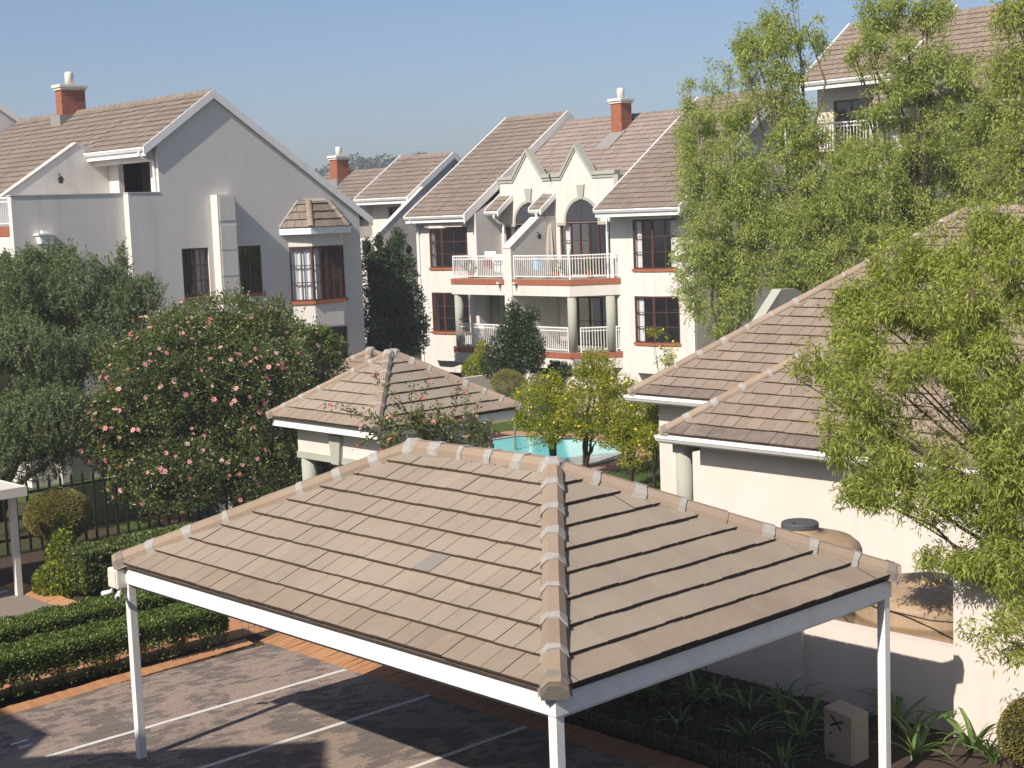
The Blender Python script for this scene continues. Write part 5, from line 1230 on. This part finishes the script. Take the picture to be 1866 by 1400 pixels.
# --- ivy mound and grass tufts below the topiary
t = thing('ivy_mound', (15.1, 31.9, 0), 'yellow green ivy mound climbing towards the round topiary', 'ivy')
bl = [((15.05, 31.6, .2), (.55, .75, .5)), ((15.3, 31.9, .75), (.35, .4, .6)), ((15.45, 32.1, 1.2), (.18, .2, .45))]
dense(t, bl, 9000, .075, .7, 'ivy', .85, .06, 3, corek=.85, name='foliage')
def tuft(name, c, n, h, spread, mat, label, cat, group=None, wd=.05):
    t = thing(name, c, label, cat, group); P = np.array(c) + RNG.normal(size=(n, 3)) * np.array([spread, spread, 0]); d = RNG.normal(size=(n, 3)) * .35 + np.array([0, 0, 1]); leafmesh('blades', P, d, h, wd, LF[mat], t, droop=.15); return t
tuft('grass_tuft', (16.3, 29.6, 0), 900, .4, .35, 'grass', 'bluish grass tuft between the dark hedge and the junction box', 'grass tuft')
# --- topiary ball
t = thing('topiary', (16.6, 34.3, 0), 'large round clipped topiary ball on a short stem beside the left carport', 'topiary')
bc = at(107, 938, 38.0); dense(t, [((bc.x, bc.y, bc.z), (.84, .84, .66))], 26000, .042, .55, 'ball', .93, .035, 5, corek=.93, outb=.9, name='crown'); MB().tube([(bc.x, bc.y, 0), (bc.x + .03, bc.y, bc.z)], [.07, .05], 8).build('stem', BARK, t)
t = thing('topiary', (37, 39, 0), 'small brownish mop headed standard tree in front of the white garden wall', 'topiary')
bc = at(925, 697, 52); tb = [((bc.x, bc.y, bc.z), (.6, .6, .46))]; dense(t, tb, 9000, .04, .5, 'ball', .8, .05, 5, corek=0, name='crown')
mb = MB(); gb = at(937, 755, 52)
for i in range(26):
    a = rnd.uniform(0, 6.28); r_ = rnd.uniform(.1, .55); mb.tube([(gb.x + rnd.uniform(-.05, .05), gb.y + rnd.uniform(-.05, .05), gb.z), (bc.x + math.cos(a) * r_ * .5, bc.y + math.sin(a) * r_ * .5, bc.z - .35), (bc.x + math.cos(a) * r_, bc.y + math.sin(a) * r_, bc.z + .1)], [.014, .009, .004], 4)
mb.tube([(gb.x, gb.y, 0), (gb.x, gb.y, gb.z + .05)], .04, 6); mb.build('stem', PBARK, t)
t = thing('topiary', (18.6, 10.0, 0), 'round clipped topiary ball at the right edge in front of the tall wall', 'topiary')
dense(t, [((18.75, 9.92, .78), (.42, .42, .45))], 9000, .035, .55, 'ball', .92, .03, 6, corek=.92, outb=.9, name='crown'); MB().tube([(18.75, 9.92, 0), (18.75, 9.92, .6)], .04, 8).build('stem', BARK, t)

# --- grey-green tree on the left
t = thing('tree', (17.5, 40.5, 0), 'large grey green olive like tree at the left edge in front of the left house', 'tree')
bl = [px_blob(-30, 640, 43.0, 150, 150), px_blob(90, 560, 44.3, 120, 90), px_blob(40, 700, 41.5, 120, 110), px_blob(190, 590, 44.3, 90, 90), px_blob(60, 790, 40.5, 105, 90), px_blob(-20, 840, 40.0, 90, 70), px_blob(150, 680, 42.8, 70, 60), px_blob(110, 505, 44.8, 40, 50), px_blob(225, 510, 44.8, 18, 55), px_blob(255, 550, 44.6, 36, 38), px_blob(200, 770, 42.3, 60, 60), px_blob(5, 520, 43.5, 60, 55), px_blob(60, 488, 43.9, 30, 36)]
nd = stems((17.8, 41, 0), bl, .16, t, DBARK, seed=4, extra=1)
P, Dn = sample(bl, 17000, .6, .35, 1.5)
P = P[lump(P, 1.15, 5.0) > -.42]; n_ = len(P)
# upright feathery shoots
S_ = np.repeat(P, 16, 0); k_ = np.tile(np.linspace(0, 1, 16), n_)[:, None]; ax_ = unit(RNG.normal(size=(n_, 3)) * .35 + np.array([-.15, -.05, 1])); S_ = S_ + np.repeat(ax_, 16, 0) * k_ * np.repeat(RNG.uniform(.2, .48, (n_, 1)), 16, 0)
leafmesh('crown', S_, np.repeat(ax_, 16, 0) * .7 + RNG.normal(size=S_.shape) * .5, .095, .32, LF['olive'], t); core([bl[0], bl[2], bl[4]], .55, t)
# --- big flowering camellia
t = thing('camellia_bush', (23.6, 39.4, 0), 'big dark leaved camellia bush covered in pink flowers in front of the left house', 'bush')
bl = [px_blob(395, 715, 43.1, 185, 150), px_blob(300, 700, 41.6, 120, 120), px_blob(500, 690, 45.4, 130, 115), px_blob(400, 605, 43.9, 110, 65), px_blob(250, 770, 41.0, 95, 90), px_blob(420, 840, 42.2, 150, 75), px_blob(310, 860, 40.6, 110, 70), px_blob(540, 770, 45.4, 70, 110), px_blob(595, 645, 46.0, 40, 40), px_blob(330, 620, 42.6, 70, 60), px_blob(205, 790, 40.8, 62, 85), px_blob(480, 590, 45.8, 60, 45)]
nd = stems((23.6, 39.4, 0), bl, .07, t, DBARK, name='stems', fork=.5, seed=8, extra=2)
_, P, Dn = dense(t, bl, 165000, .09, .5, 'camellia', .7, .25, 1.6, .2, .6, .55, clump=.05, thr=(-.6, 2.2))
def petal_flower(name, r, mat, mat2):
    mb = MB()
    for k in range(6):
        a = k * math.pi / 3; d = Vector((math.cos(a), math.sin(a), 0)); s = Vector((-d.y, d.x, 0))
        mb.quad((0, 0, 0), tuple(d * r * .6 - s * r * .36 + Vector((0, 0, r * .25))), tuple(d * r + Vector((0, 0, r * .12))), tuple(d * r * .6 + s * r * .36 + Vector((0, 0, r * .25))))
    n0 = len(mb.f)
    mb.lathe((0, 0, .0), [(r * .16, .0), (r * .16, r * .3), (r * .05, r * .36)], 6)
    me = bpy.data.meshes.new(name); me.from_pydata(mb.v, [], mb.f); me.materials.append(mat); me.materials.append(mat2)
    for i, p in enumerate(me.polygons): p.material_index = 1 if i >= n0 else 0
    return me
def petalmat(name, c1, c2):
    g = N(name); col = g.mix(g.objrand(), c1, c2); a = g.pbr(col, .7, None, .2); tr = g.n('BsdfTranslucent'); g.set(tr.inputs[0], col); mx = g.n('MixShader'); mx.inputs[0].default_value = .3; g.t.links.new(a, mx.inputs[1]); g.t.links.new(tr.outputs[0], mx.inputs[2]); return g.done(mx.outputs[0])
PINK = petalmat('pink petals', (.66, .20, .24), (.80, .50, .49)); YEL = flat('yellow stamens', (.6, .4, .08), .8)
FLW = [petal_flower('flower', r, PINK, YEL) for r in (.058, .072, .086)]
def flowers(root, P, Dn, n, meshes, name='flower', face=True):
    v = P - np.array(CAM); sc = unit(v)
    front = (Dn * sc).sum(1) < -.05; idx = np.nonzero(front)[0]
    idx = RNG.choice(idx, min(n, len(idx)), replace=False)
    for i in idx:
        d = Vector(Dn[i]) + Vector((rnd.uniform(-.6, .6), rnd.uniform(-.6, .6), rnd.uniform(-.1, .7))); q = d.to_track_quat('Z', 'Y').to_euler(); link(name, rnd.choice(meshes), None, root, Vector(P[i]) + Vector(Dn[i]) * .05, q)
# keep the flowers on the outer skin
def outer(P, Dn, blobs):
    keep = np.ones(len(P), bool)
    for c, r in blobs: keep &= (((P - np.array(c)) / (np.array(r) * .86)) ** 2).sum(1) > 1
    return P[keep], Dn[keep]
fp, fd = outer(P, Dn, bl); flowers(t, fp, fd, 300, FLW)
k_ = RNG.choice(len(fp), 260, replace=False); sp_ = np.repeat(fp[k_], 14, 0); sd_ = unit(np.repeat(fd[k_] * .6 + np.array([0, 0, .55]) + RNG.normal(size=(260, 3)) * .3, 14, 0)); sp_ = sp_ + sd_ * (np.tile(np.linspace(0, .5, 14), 260) * np.repeat(RNG.uniform(.4, 1.1, 260), 14))[:, None]
leafmesh('stray_shoots', sp_, sd_ * .5 + RNG.normal(size=sp_.shape) * .7, .085, .5, LF['camellia'], t)
# --- camellia sprays in front of the gazebo
t = thing('camellia_bush', (20.5, 25.5, 0), 'loose pink flowering camellia sprays rising in front of the gazebo roof', 'bush')
bl = [px_blob(760, 770, 31.5, 85, 45), px_blob(820, 790, 31, 75, 40), px_blob(700, 800, 31.5, 60, 30), px_blob(860, 800, 31, 40, 35)]
nd = stems((20.8, 25.3, 0), bl, .035, t, DBARK, name='stems', fork=.6, seed=3, extra=2)
tips = [at(x + rnd.uniform(-8, 8), y + rnd.uniform(-6, 6), 31 + rnd.uniform(-.5, .5)) for x, y in [(757, 700), (780, 695), (838, 705), (850, 760), (870, 740), (640, 745), (608, 737), (672, 757), (700, 770), (726, 730), (745, 760), (800, 735), (815, 770), (885, 770), (895, 815), (650, 810), (690, 825), (665, 780), (720, 800), (860, 820), (790, 790), (760, 815), (835, 800), (905, 790), (715, 755), (770, 745), (850, 720), (690, 690), (880, 800), (740, 790)]] + [at(rnd.uniform(690, 890), rnd.uniform(750, 830), 31 + rnd.uniform(-.7, .7)) for _ in range(60)]
tp, td = twigs(nd, tips, t, DBARK, .009, .05); P = np.repeat(tp, 7, 0) + RNG.normal(size=(len(tp) * 7, 3)) * .045; D_ = np.repeat(td, 7, 0) * .5 + RNG.normal(size=P.shape) * .7; leafmesh('crown', P, D_, .075, .5, LF['camellia'], t)
for q in [tips[i] for i in range(len(tips))] + [Vector(tp[i]) for i in RNG.choice(len(tp), 30)]:
    if rnd.random() < .8: link('flower', rnd.choice(FLW[:2]), None, t, Vector(q), (rnd.uniform(-1, 1), rnd.uniform(-1, 1), rnd.uniform(0, 6)))
# --- lemon trees by the pool
LEMON = flat('lemon skin', (.72, .52, .06), .5, .4, 0, .15, 20); lm = MB(); lm.lathe((0, 0, 0), [(.005, -.055), (.025, -.042), (.038, -.01), (.038, .012), (.025, .04), (.008, .055)], 10); lme = bpy.data.meshes.new('lemon'); lme.from_pydata(lm.v, [], lm.f); lme.materials.append(LEMON); lme.polygons.foreach_set('use_smooth', [True] * len(lme.polygons))
def lemon_tree(base, blobs, n, nl, label, trunk=.07, fork=.45, ll=.085, seed=0):
    t = thing('lemon_tree', base, label, 'tree', 'lemon trees around the pool garden'); stems(base, blobs, trunk, t, DBARK, seed=seed, fork=fork, extra=1)
    _, P, Dn = dense(t, blobs, n, ll, .5, 'lemon', .2, .25, 2.0, .1, .5, 0, clump=.05, thr=(-.25, 2.6)); fp, fd = outer(P, Dn, blobs); flowers(t, fp, fd, nl, [lme], 'lemon'); return t
g1 = gp(1010, 850); g2 = gp(1066, 862); g3 = gp(1150, 885); g4 = gp(1192, 905)
lemon_tree(tuple(g1), [px_blob(985, 740, 47.2, 55, 50), px_blob(1032, 750, 47, 46, 52), px_blob(955, 755, 47.2, 30, 36), px_blob(1005, 705, 47.2, 34, 24), px_blob(1000, 790, 47, 40, 22)], 16000, 10, 'leftmost round lemon tree in front of the turquoise pool', seed=1)
lemon_tree(tuple(g2), [px_blob(1075, 725, 46, 58, 58), px_blob(1130, 735, 45.6, 52, 56), px_blob(1095, 680, 46, 42, 26), px_blob(1060, 760, 45.8, 35, 32), px_blob(1080, 655, 46.2, 22, 16), px_blob(1095, 795, 45.8, 45, 24)], 19000, 16, 'middle lemon tree with a leaning trunk and yellow fruit by the pool', seed=2)
lemon_tree(tuple(g3), [px_blob(1160, 770, 43.8, 45, 42), px_blob(1185, 745, 43.6, 30, 35), px_blob(1135, 790, 43.8, 28, 25), px_blob(1165, 822, 43.6, 35, 20)], 12000, 8, 'shaded lemon tree beside the clubhouse gutter', seed=3)
lemon_tree(tuple(g4), [px_blob(1190, 800, 42.2, 26, 30), px_blob(1205, 770, 42.2, 25, 28)], 6000, 4, 'small lemon tree next to the clubhouse column', .05, seed=4)
g5 = at(1215, 720, 52); lemon_tree((g5.x, g5.y, 0), [px_blob(1215, 660, 53, 22, 26), px_blob(1222, 635, 53, 12, 22), px_blob(1190, 605, 53.2, 18, 10), px_blob(1215, 690, 53, 26, 18)], 1300, 12, 'thin lemon tree with few leaves against the main block', .03, seed=5)
t = thing('shrub', (41, 46, 0), 'yellow green shrub below the lower left balcony', 'shrub'); bl = [px_blob(868, 670, 60, 28, 26), px_blob(880, 645, 60, 14, 24), px_blob(895, 680, 60, 20, 16)]; stems((40.9, 46.8, 0), bl, .03, t, DBARK, 'stems'); dense(t, bl, 3200, .11, .5, 'lemon', .4, .15, 2, corek=0)
t = thing('shrub', (39.5, 44.5, 0), 'dark upright shrub with a few lilac flowers in front of the lower balcony', 'shrub')
bl = [px_blob(938, 640, 57.5, 46, 48), px_blob(945, 600, 57.5, 32, 34), px_blob(935, 572, 57.5, 14, 20), px_blob(968, 578, 57.5, 12, 18), px_blob(965, 620, 57.3, 24, 34), px_blob(915, 665, 57.3, 34, 28), px_blob(975, 655, 57.4, 18, 24)]; sb = at(938, 700, 57.5); stems((sb.x, sb.y, 0), bl, .06, t, DBARK, 'stems'); dense(t, bl, 14000, .1, .5, 'dark', .55, .2, 1.6, corek=.5, clump=.05)
t = thing('shrub', (40.5, 41.4, 0), 'small dark shrub rising behind the white garden wall', 'shrub'); bl = [px_blob(1015, 680, 58.5, 22, 16), px_blob(1008, 672, 58.5, 10, 12)]; dense(t, bl, 1800, .1, .5, 'dark', .4, .1, 2, corek=0)
t = thing('tree', (38, 50, 0), 'dark evergreen tree between the left house and the main block', 'tree')
bl = [px_blob(685, 500, 60, 30, 70), px_blob(722, 490, 60.5, 34, 65), px_blob(700, 560, 59.5, 48, 60), px_blob(735, 560, 60, 38, 60), px_blob(745, 615, 59, 34, 42), px_blob(690, 620, 58.5, 40, 40), px_blob(725, 436, 61, 14, 18), px_blob(668, 450, 60, 14, 22), px_blob(690, 440, 60, 10, 20), px_blob(745, 455, 61, 10, 14)]; sb = at(715, 660, 59.5); stems((sb.x, sb.y, 0), bl, .1, t, DBARK, seed=6); dense(t, bl, 30000, .12, .42, 'dark', .55, .3, 1.2, corek=.55, clump=.06, thr=(-.55, 1.6))
# --- palm-like fan plant beside the camellia
t = thing('fan_palm', (29, 41, 0), 'strappy green palm rosette between the camellia and the bay window', 'palm'); pc = at(583, 620, 45.0)
P = np.tile(np.array(pc), (260, 1)); d = unit(RNG.normal(size=(260, 3)) + np.array([0, 0, .35])); leafmesh('fronds', P + d * .1, d, .55, .05, LF['palm'], t, droop=.15, lenvar=.15); MB().tube([(pc.x, pc.y, 0), tuple(pc)], .09, 8).build('stem', BARK, t)
# --- light green trees behind the clubhouse
def airy(name, base, trunk_r, blobs, ntip, per, ll, lw, mat, label, seed, bark=BARK, tw=.011, spread=.10, droop=.3, group=None, hang=.12, extra=2, inner=.05, thr=-.36):
    t = thing(name, base, label, 'tree', group); nd = stems(base, blobs, trunk_r, t, bark, seed=seed, extra=extra, fork=.5)
    P, _ = sample(blobs, ntip, inner, .45, .8); P = P[lump(P, 1.05, seed) > thr]
    tp, td = twigs(nd, P, t, bark, tw, .08)
    Q = np.repeat(tp, per, 0) + RNG.normal(size=(len(tp) * per, 3)) * spread; D_ = np.repeat(td, per, 0) * .35 + RNG.normal(size=Q.shape) * .55 + np.array([0, 0, -hang]); leafmesh('crown', Q, D_, ll, lw, LF[mat], t, droop=droop); return t
airy('tree', tuple(at(1330, 760, 50).xy) + (0,), .12, [px_blob(1300, 330, 50.0, 75, 130), px_blob(1260, 250, 50.5, 40, 65), px_blob(1340, 230, 50.0, 55, 75), px_blob(1285, 470, 49.5, 70, 85), px_blob(1370, 430, 49.0, 75, 110), px_blob(1325, 550, 49.0, 60, 55), px_blob(1255, 190, 50.5, 10, 60), px_blob(1290, 170, 50.5, 9, 70), px_blob(1325, 140, 50.5, 8, 60), px_blob(1360, 330, 49.0, 60, 80)], 1900, 5, .105, .36, 'willow_far', 'leftmost light green tree, drooping in front of the right end of the main block', 31, PBARK, group='light green trees behind the clubhouse')
airy('tree', tuple(at(1500, 700, 49.5).xy) + (0,), .14, [px_blob(1420, 130, 50.0, 65, 110), px_blob(1455, 260, 49.5, 75, 90), px_blob(1500, 390, 49.0, 90, 80), px_blob(1420, 420, 48.6, 75, 85), px_blob(1450, 510, 48.5, 80, 45), px_blob(1370, 90, 50.3, 40, 50), px_blob(1480, 60, 50.0, 35, 60), px_blob(1405, 30, 50.2, 12, 60), px_blob(1440, 20, 50.2, 22, 50), px_blob(1540, 300, 49.0, 60, 70), px_blob(1345, 80, 50.4, 10, 60)], 2000, 5, .105, .36, 'willow_far', 'middle light green tree with thin upright shoots against the sky', 32, BARK, group='light green trees behind the clubhouse')
airy('tree', tuple(at(1660, 640, 48).xy) + (0,), .16, [px_blob(1650, 90, 48.1, 95, 90), px_blob(1600, 30, 48.4, 70, 50), px_blob(1710, 190, 47.8, 90, 90), px_blob(1640, 300, 47.6, 110, 80), px_blob(1760, 300, 47.4, 100, 90), px_blob(1700, 370, 47.2, 110, 50), px_blob(1585, 370, 47.2, 80, 70), px_blob(1700, 20, 48.4, 60, 35), px_blob(1560, 90, 48.4, 30, 50), px_blob(1790, 180, 47.6, 70, 80), px_blob(1520, 480, 47.0, 90, 50), px_blob(1640, 430, 47.0, 90, 40), px_blob(1600, 200, 48.0, 60, 60)], 2500, 5, .105, .36, 'willow_far', 'right light green tree with a dark forked trunk in front of the higher block', 33, DBARK, group='light green trees behind the clubhouse')
airy('tree', tuple(at(1900, 640, 44).xy) + (0,), .14, [px_blob(1850, 120, 44, 70, 120), px_blob(1880, 260, 43.6, 90, 110), px_blob(1840, 330, 43.2, 80, 70), px_blob(1850, 20, 44, 50, 40)], 900, 3, .125, .3, 'willow', 'light green tree cut by the upper right picture edge', 34, BARK, group='light green trees behind the clubhouse')
# --- nearer tree at the right edge
airy('tree', (20.9, 9.0, 0), .075, [px_blob(1790, 560, 22, 150, 120), px_blob(1700, 700, 22, 150, 120), px_blob(1820, 760, 21, 130, 140), px_blob(1640, 830, 22, 115, 70), px_blob(1750, 900, 21.5, 150, 100), px_blob(1830, 1000, 21, 90, 120), px_blob(1640, 560, 23, 120, 80), px_blob(1760, 1030, 21.5, 110, 60), px_blob(1560, 650, 23, 90, 90), px_blob(1850, 440, 22, 80, 70), px_blob(1520, 720, 23, 60, 60), px_blob(1460, 690, 23.5, 45, 40), px_blob(1560, 560, 23.5, 70, 45), px_blob(1640, 480, 23.5, 60, 40), px_blob(1600, 760, 22.5, 60, 50), px_blob(1790, 420, 22.5, 60, 40), px_blob(1530, 820, 22.5, 40, 40), px_blob(1690, 470, 23, 90, 60), px_blob(1580, 900, 22, 70, 50), px_blob(1850, 880, 20.5, 80, 120), px_blob(1810, 1130, 20, 60, 70)], 2100, 7, .085, .27, 'willow', 'near light green tree hanging into the right side over the tanks and clubhouse roof', 35, BARK, .007, .075, droop=.3, hang=.2, extra=2, inner=.1, thr=-.42)
# --- strap-leaved plants in the bed
LB = []
for k in range(4):
    mb = MB(); Ln = .5 + .1 * k; n = 6; bend = .2 + .17 * k
    for i in range(n):
        t0, t1 = i / n, (i + 1) / n
        def pt(t): a = .35 + bend * t * 1.6; return Vector((Ln * t * math.sin(a), 0, Ln * t * math.cos(a * .9)))
        w0, w1 = .03 * (1 - t0 ** 3) * min(1, .5 + 3 * t0), .03 * (1 - t1 ** 3) * min(1, .5 + 3 * t1); p, q = pt(t0), pt(t1)
        mb.quad((p.x, -w0, p.z + .006), (q.x, -w1, q.z + .006), (q.x, 0, q.z), (p.x, 0, p.z)); mb.quad((p.x, 0, p.z), (q.x, 0, q.z), (q.x, w1, q.z + .006), (p.x, w0, p.z + .006))
    me = bpy.data.meshes.new('leaf'); me.from_pydata(mb.v, [], mb.f); me.materials.append(LF['strap']); LB.append(me)
def strap(c, n, s, label, group):
    t = thing('strap_leaf_plant', c, label, 'plant', group)
    for i in range(n):
        o = link('leaf', rnd.choice(LB), None, t, Vector(c) + Vector((rnd.uniform(-.04, .04), rnd.uniform(-.04, .04), 0)), (rnd.uniform(-.2, .2), rnd.uniform(-.25, .1), rnd.uniform(0, 6.28))); k = s * rnd.uniform(.8, 1.2); o.scale = (k, k, k)
G_ = 'strap leaved plants in the bed behind the carport'
for x, y, n, s, lb in ((18.75, 11.75, 16, 1.15, 'sunlit strap leaved plant in front of the shadow edge on the wall'), (19.1, 11.0, 14, 1.25, 'tall sunlit strap leaved plant against the pale wall'), (18.9, 10.55, 12, 1.0, 'rightmost sunlit strap leaved plant by the tall wall'), (18.3, 11.45, 14, 1.0, 'sunlit strap leaved plant at the foot of the right carport post'), (19.2, 12.3, 14, 1.2, 'strap leaved plant in the shade just left of the wall shadow edge')): strap((x, y, .12), n, s, lb, None)
for i in range(24):
    x, y = 16.75 + rnd.random() * 2.3, 12.7 + i * .26 + rnd.uniform(-.1, .1); strap((x, y, .11), 10, rnd.uniform(.8, 1.2), 'shaded strap leaved plant under the carport roof along the low wall', G_)
for i, y in enumerate((24.2, 23.6, 22.9, 22.2, 21.5, 20.9, 20.1)): strap((16.68 + rnd.uniform(0, .15), y, .12), 7, rnd.uniform(.45, .7), 'low strap leaved plant sprawling over the log edging', 'plants along the log edging')
# bed ground cover in the shade
n = 5000; P = np.stack([RNG.uniform(16.6, 19.4, n), RNG.uniform(12.3, 24.2, n), RNG.uniform(.1, .25, n)], 1); o = leafmesh('ground_cover', P, RNG.normal(size=P.shape) * .7 + np.array([0, 0, .6]), .12, .3, LF['dark'], None); setp(o, 'dark leafy ground cover in the bed under the carport', 'ground cover')
# potted plants on the balconies
for p_ in POTS:
    c = wloc(p_); P, Dn = ellip((c.x, c.y, c.z + .5), (.22, .22, .28), 260, .2); leafmesh('foliage', P, Dn + np.array([0, 0, .5]), .12, .4, LF['hedge'], p_)
# grass on the lawn near the pool
n = 26000; P = np.stack([RNG.uniform(28.5, 37, n), RNG.uniform(25.5, 36, n), np.zeros(n)], 1)
def inside(P, poly):
    c = np.zeros(len(P), bool)
    for a, b in zip(poly, poly[1:] + poly[:1]):
        hit = ((a[1] > P[:, 1]) != (b[1] > P[:, 1])) & (P[:, 0] < (b[0] - a[0]) * (P[:, 1] - a[1]) / (b[1] - a[1] + 1e-9) + a[0]); c ^= hit
    return c
cen = sum(pool, Vector()) / len(pool); P = P[~inside(P, [(p.x, p.y) for p in grow(pool, 1.6)])]
o = leafmesh('lawn_grass', P, RNG.normal(size=P.shape) * .4 + np.array([0, 0, 1]), .09, .12, LF['grass'], None); setp(o, 'short green grass between the lemon trees and the pool', 'grass')
poolP = [(p.x, p.y) for p in pool]
# tree clumps on the far hill
n = 260; P = []
for i in range(n):
    s, tt = RNG.uniform(-140, 200), RNG.uniform(-70, 20); p = c0 + ax * s + ay * tt; P.append((p.x, p.y, -4 + max(0, hill_z(s, tt)) + 1))
hb2 = MB()
bl = [(p, (RNG.uniform(2, 5), RNG.uniform(2, 5), RNG.uniform(2, 4.2))) for p in P]
Q, Dq = sample(bl, 60000, .6, .5, .5); o = leafmesh('hill_trees', Q, Dq + RNG.normal(size=Q.shape) * .5, 1.0, .7, LF['dark'], None); setp(o, 'distant wooded hill with hazy trees on the skyline', 'trees')
# ------------------------------------------------------------------ thin winter haze over the whole place
def hazemat():
    m_ = bpy.data.materials.new('haze'); m_.use_nodes = True; t_ = m_.node_tree; t_.nodes.clear(); o_ = t_.nodes.new('ShaderNodeOutputMaterial'); v_ = t_.nodes.new('ShaderNodeVolumePrincipled')
    v_.inputs['Color'].default_value = (.80, .86, .95, 1); v_.inputs['Density'].default_value = .0008; v_.inputs['Anisotropy'].default_value = .2; t_.links.new(v_.outputs[0], o_.inputs['Volume']); return m_
hz = MB().box(-720, 720, -720, 720, -6, 36).build('haze', hazemat()); hz['kind'] = 'stuff'
SC.cycles.volume_bounces = 1
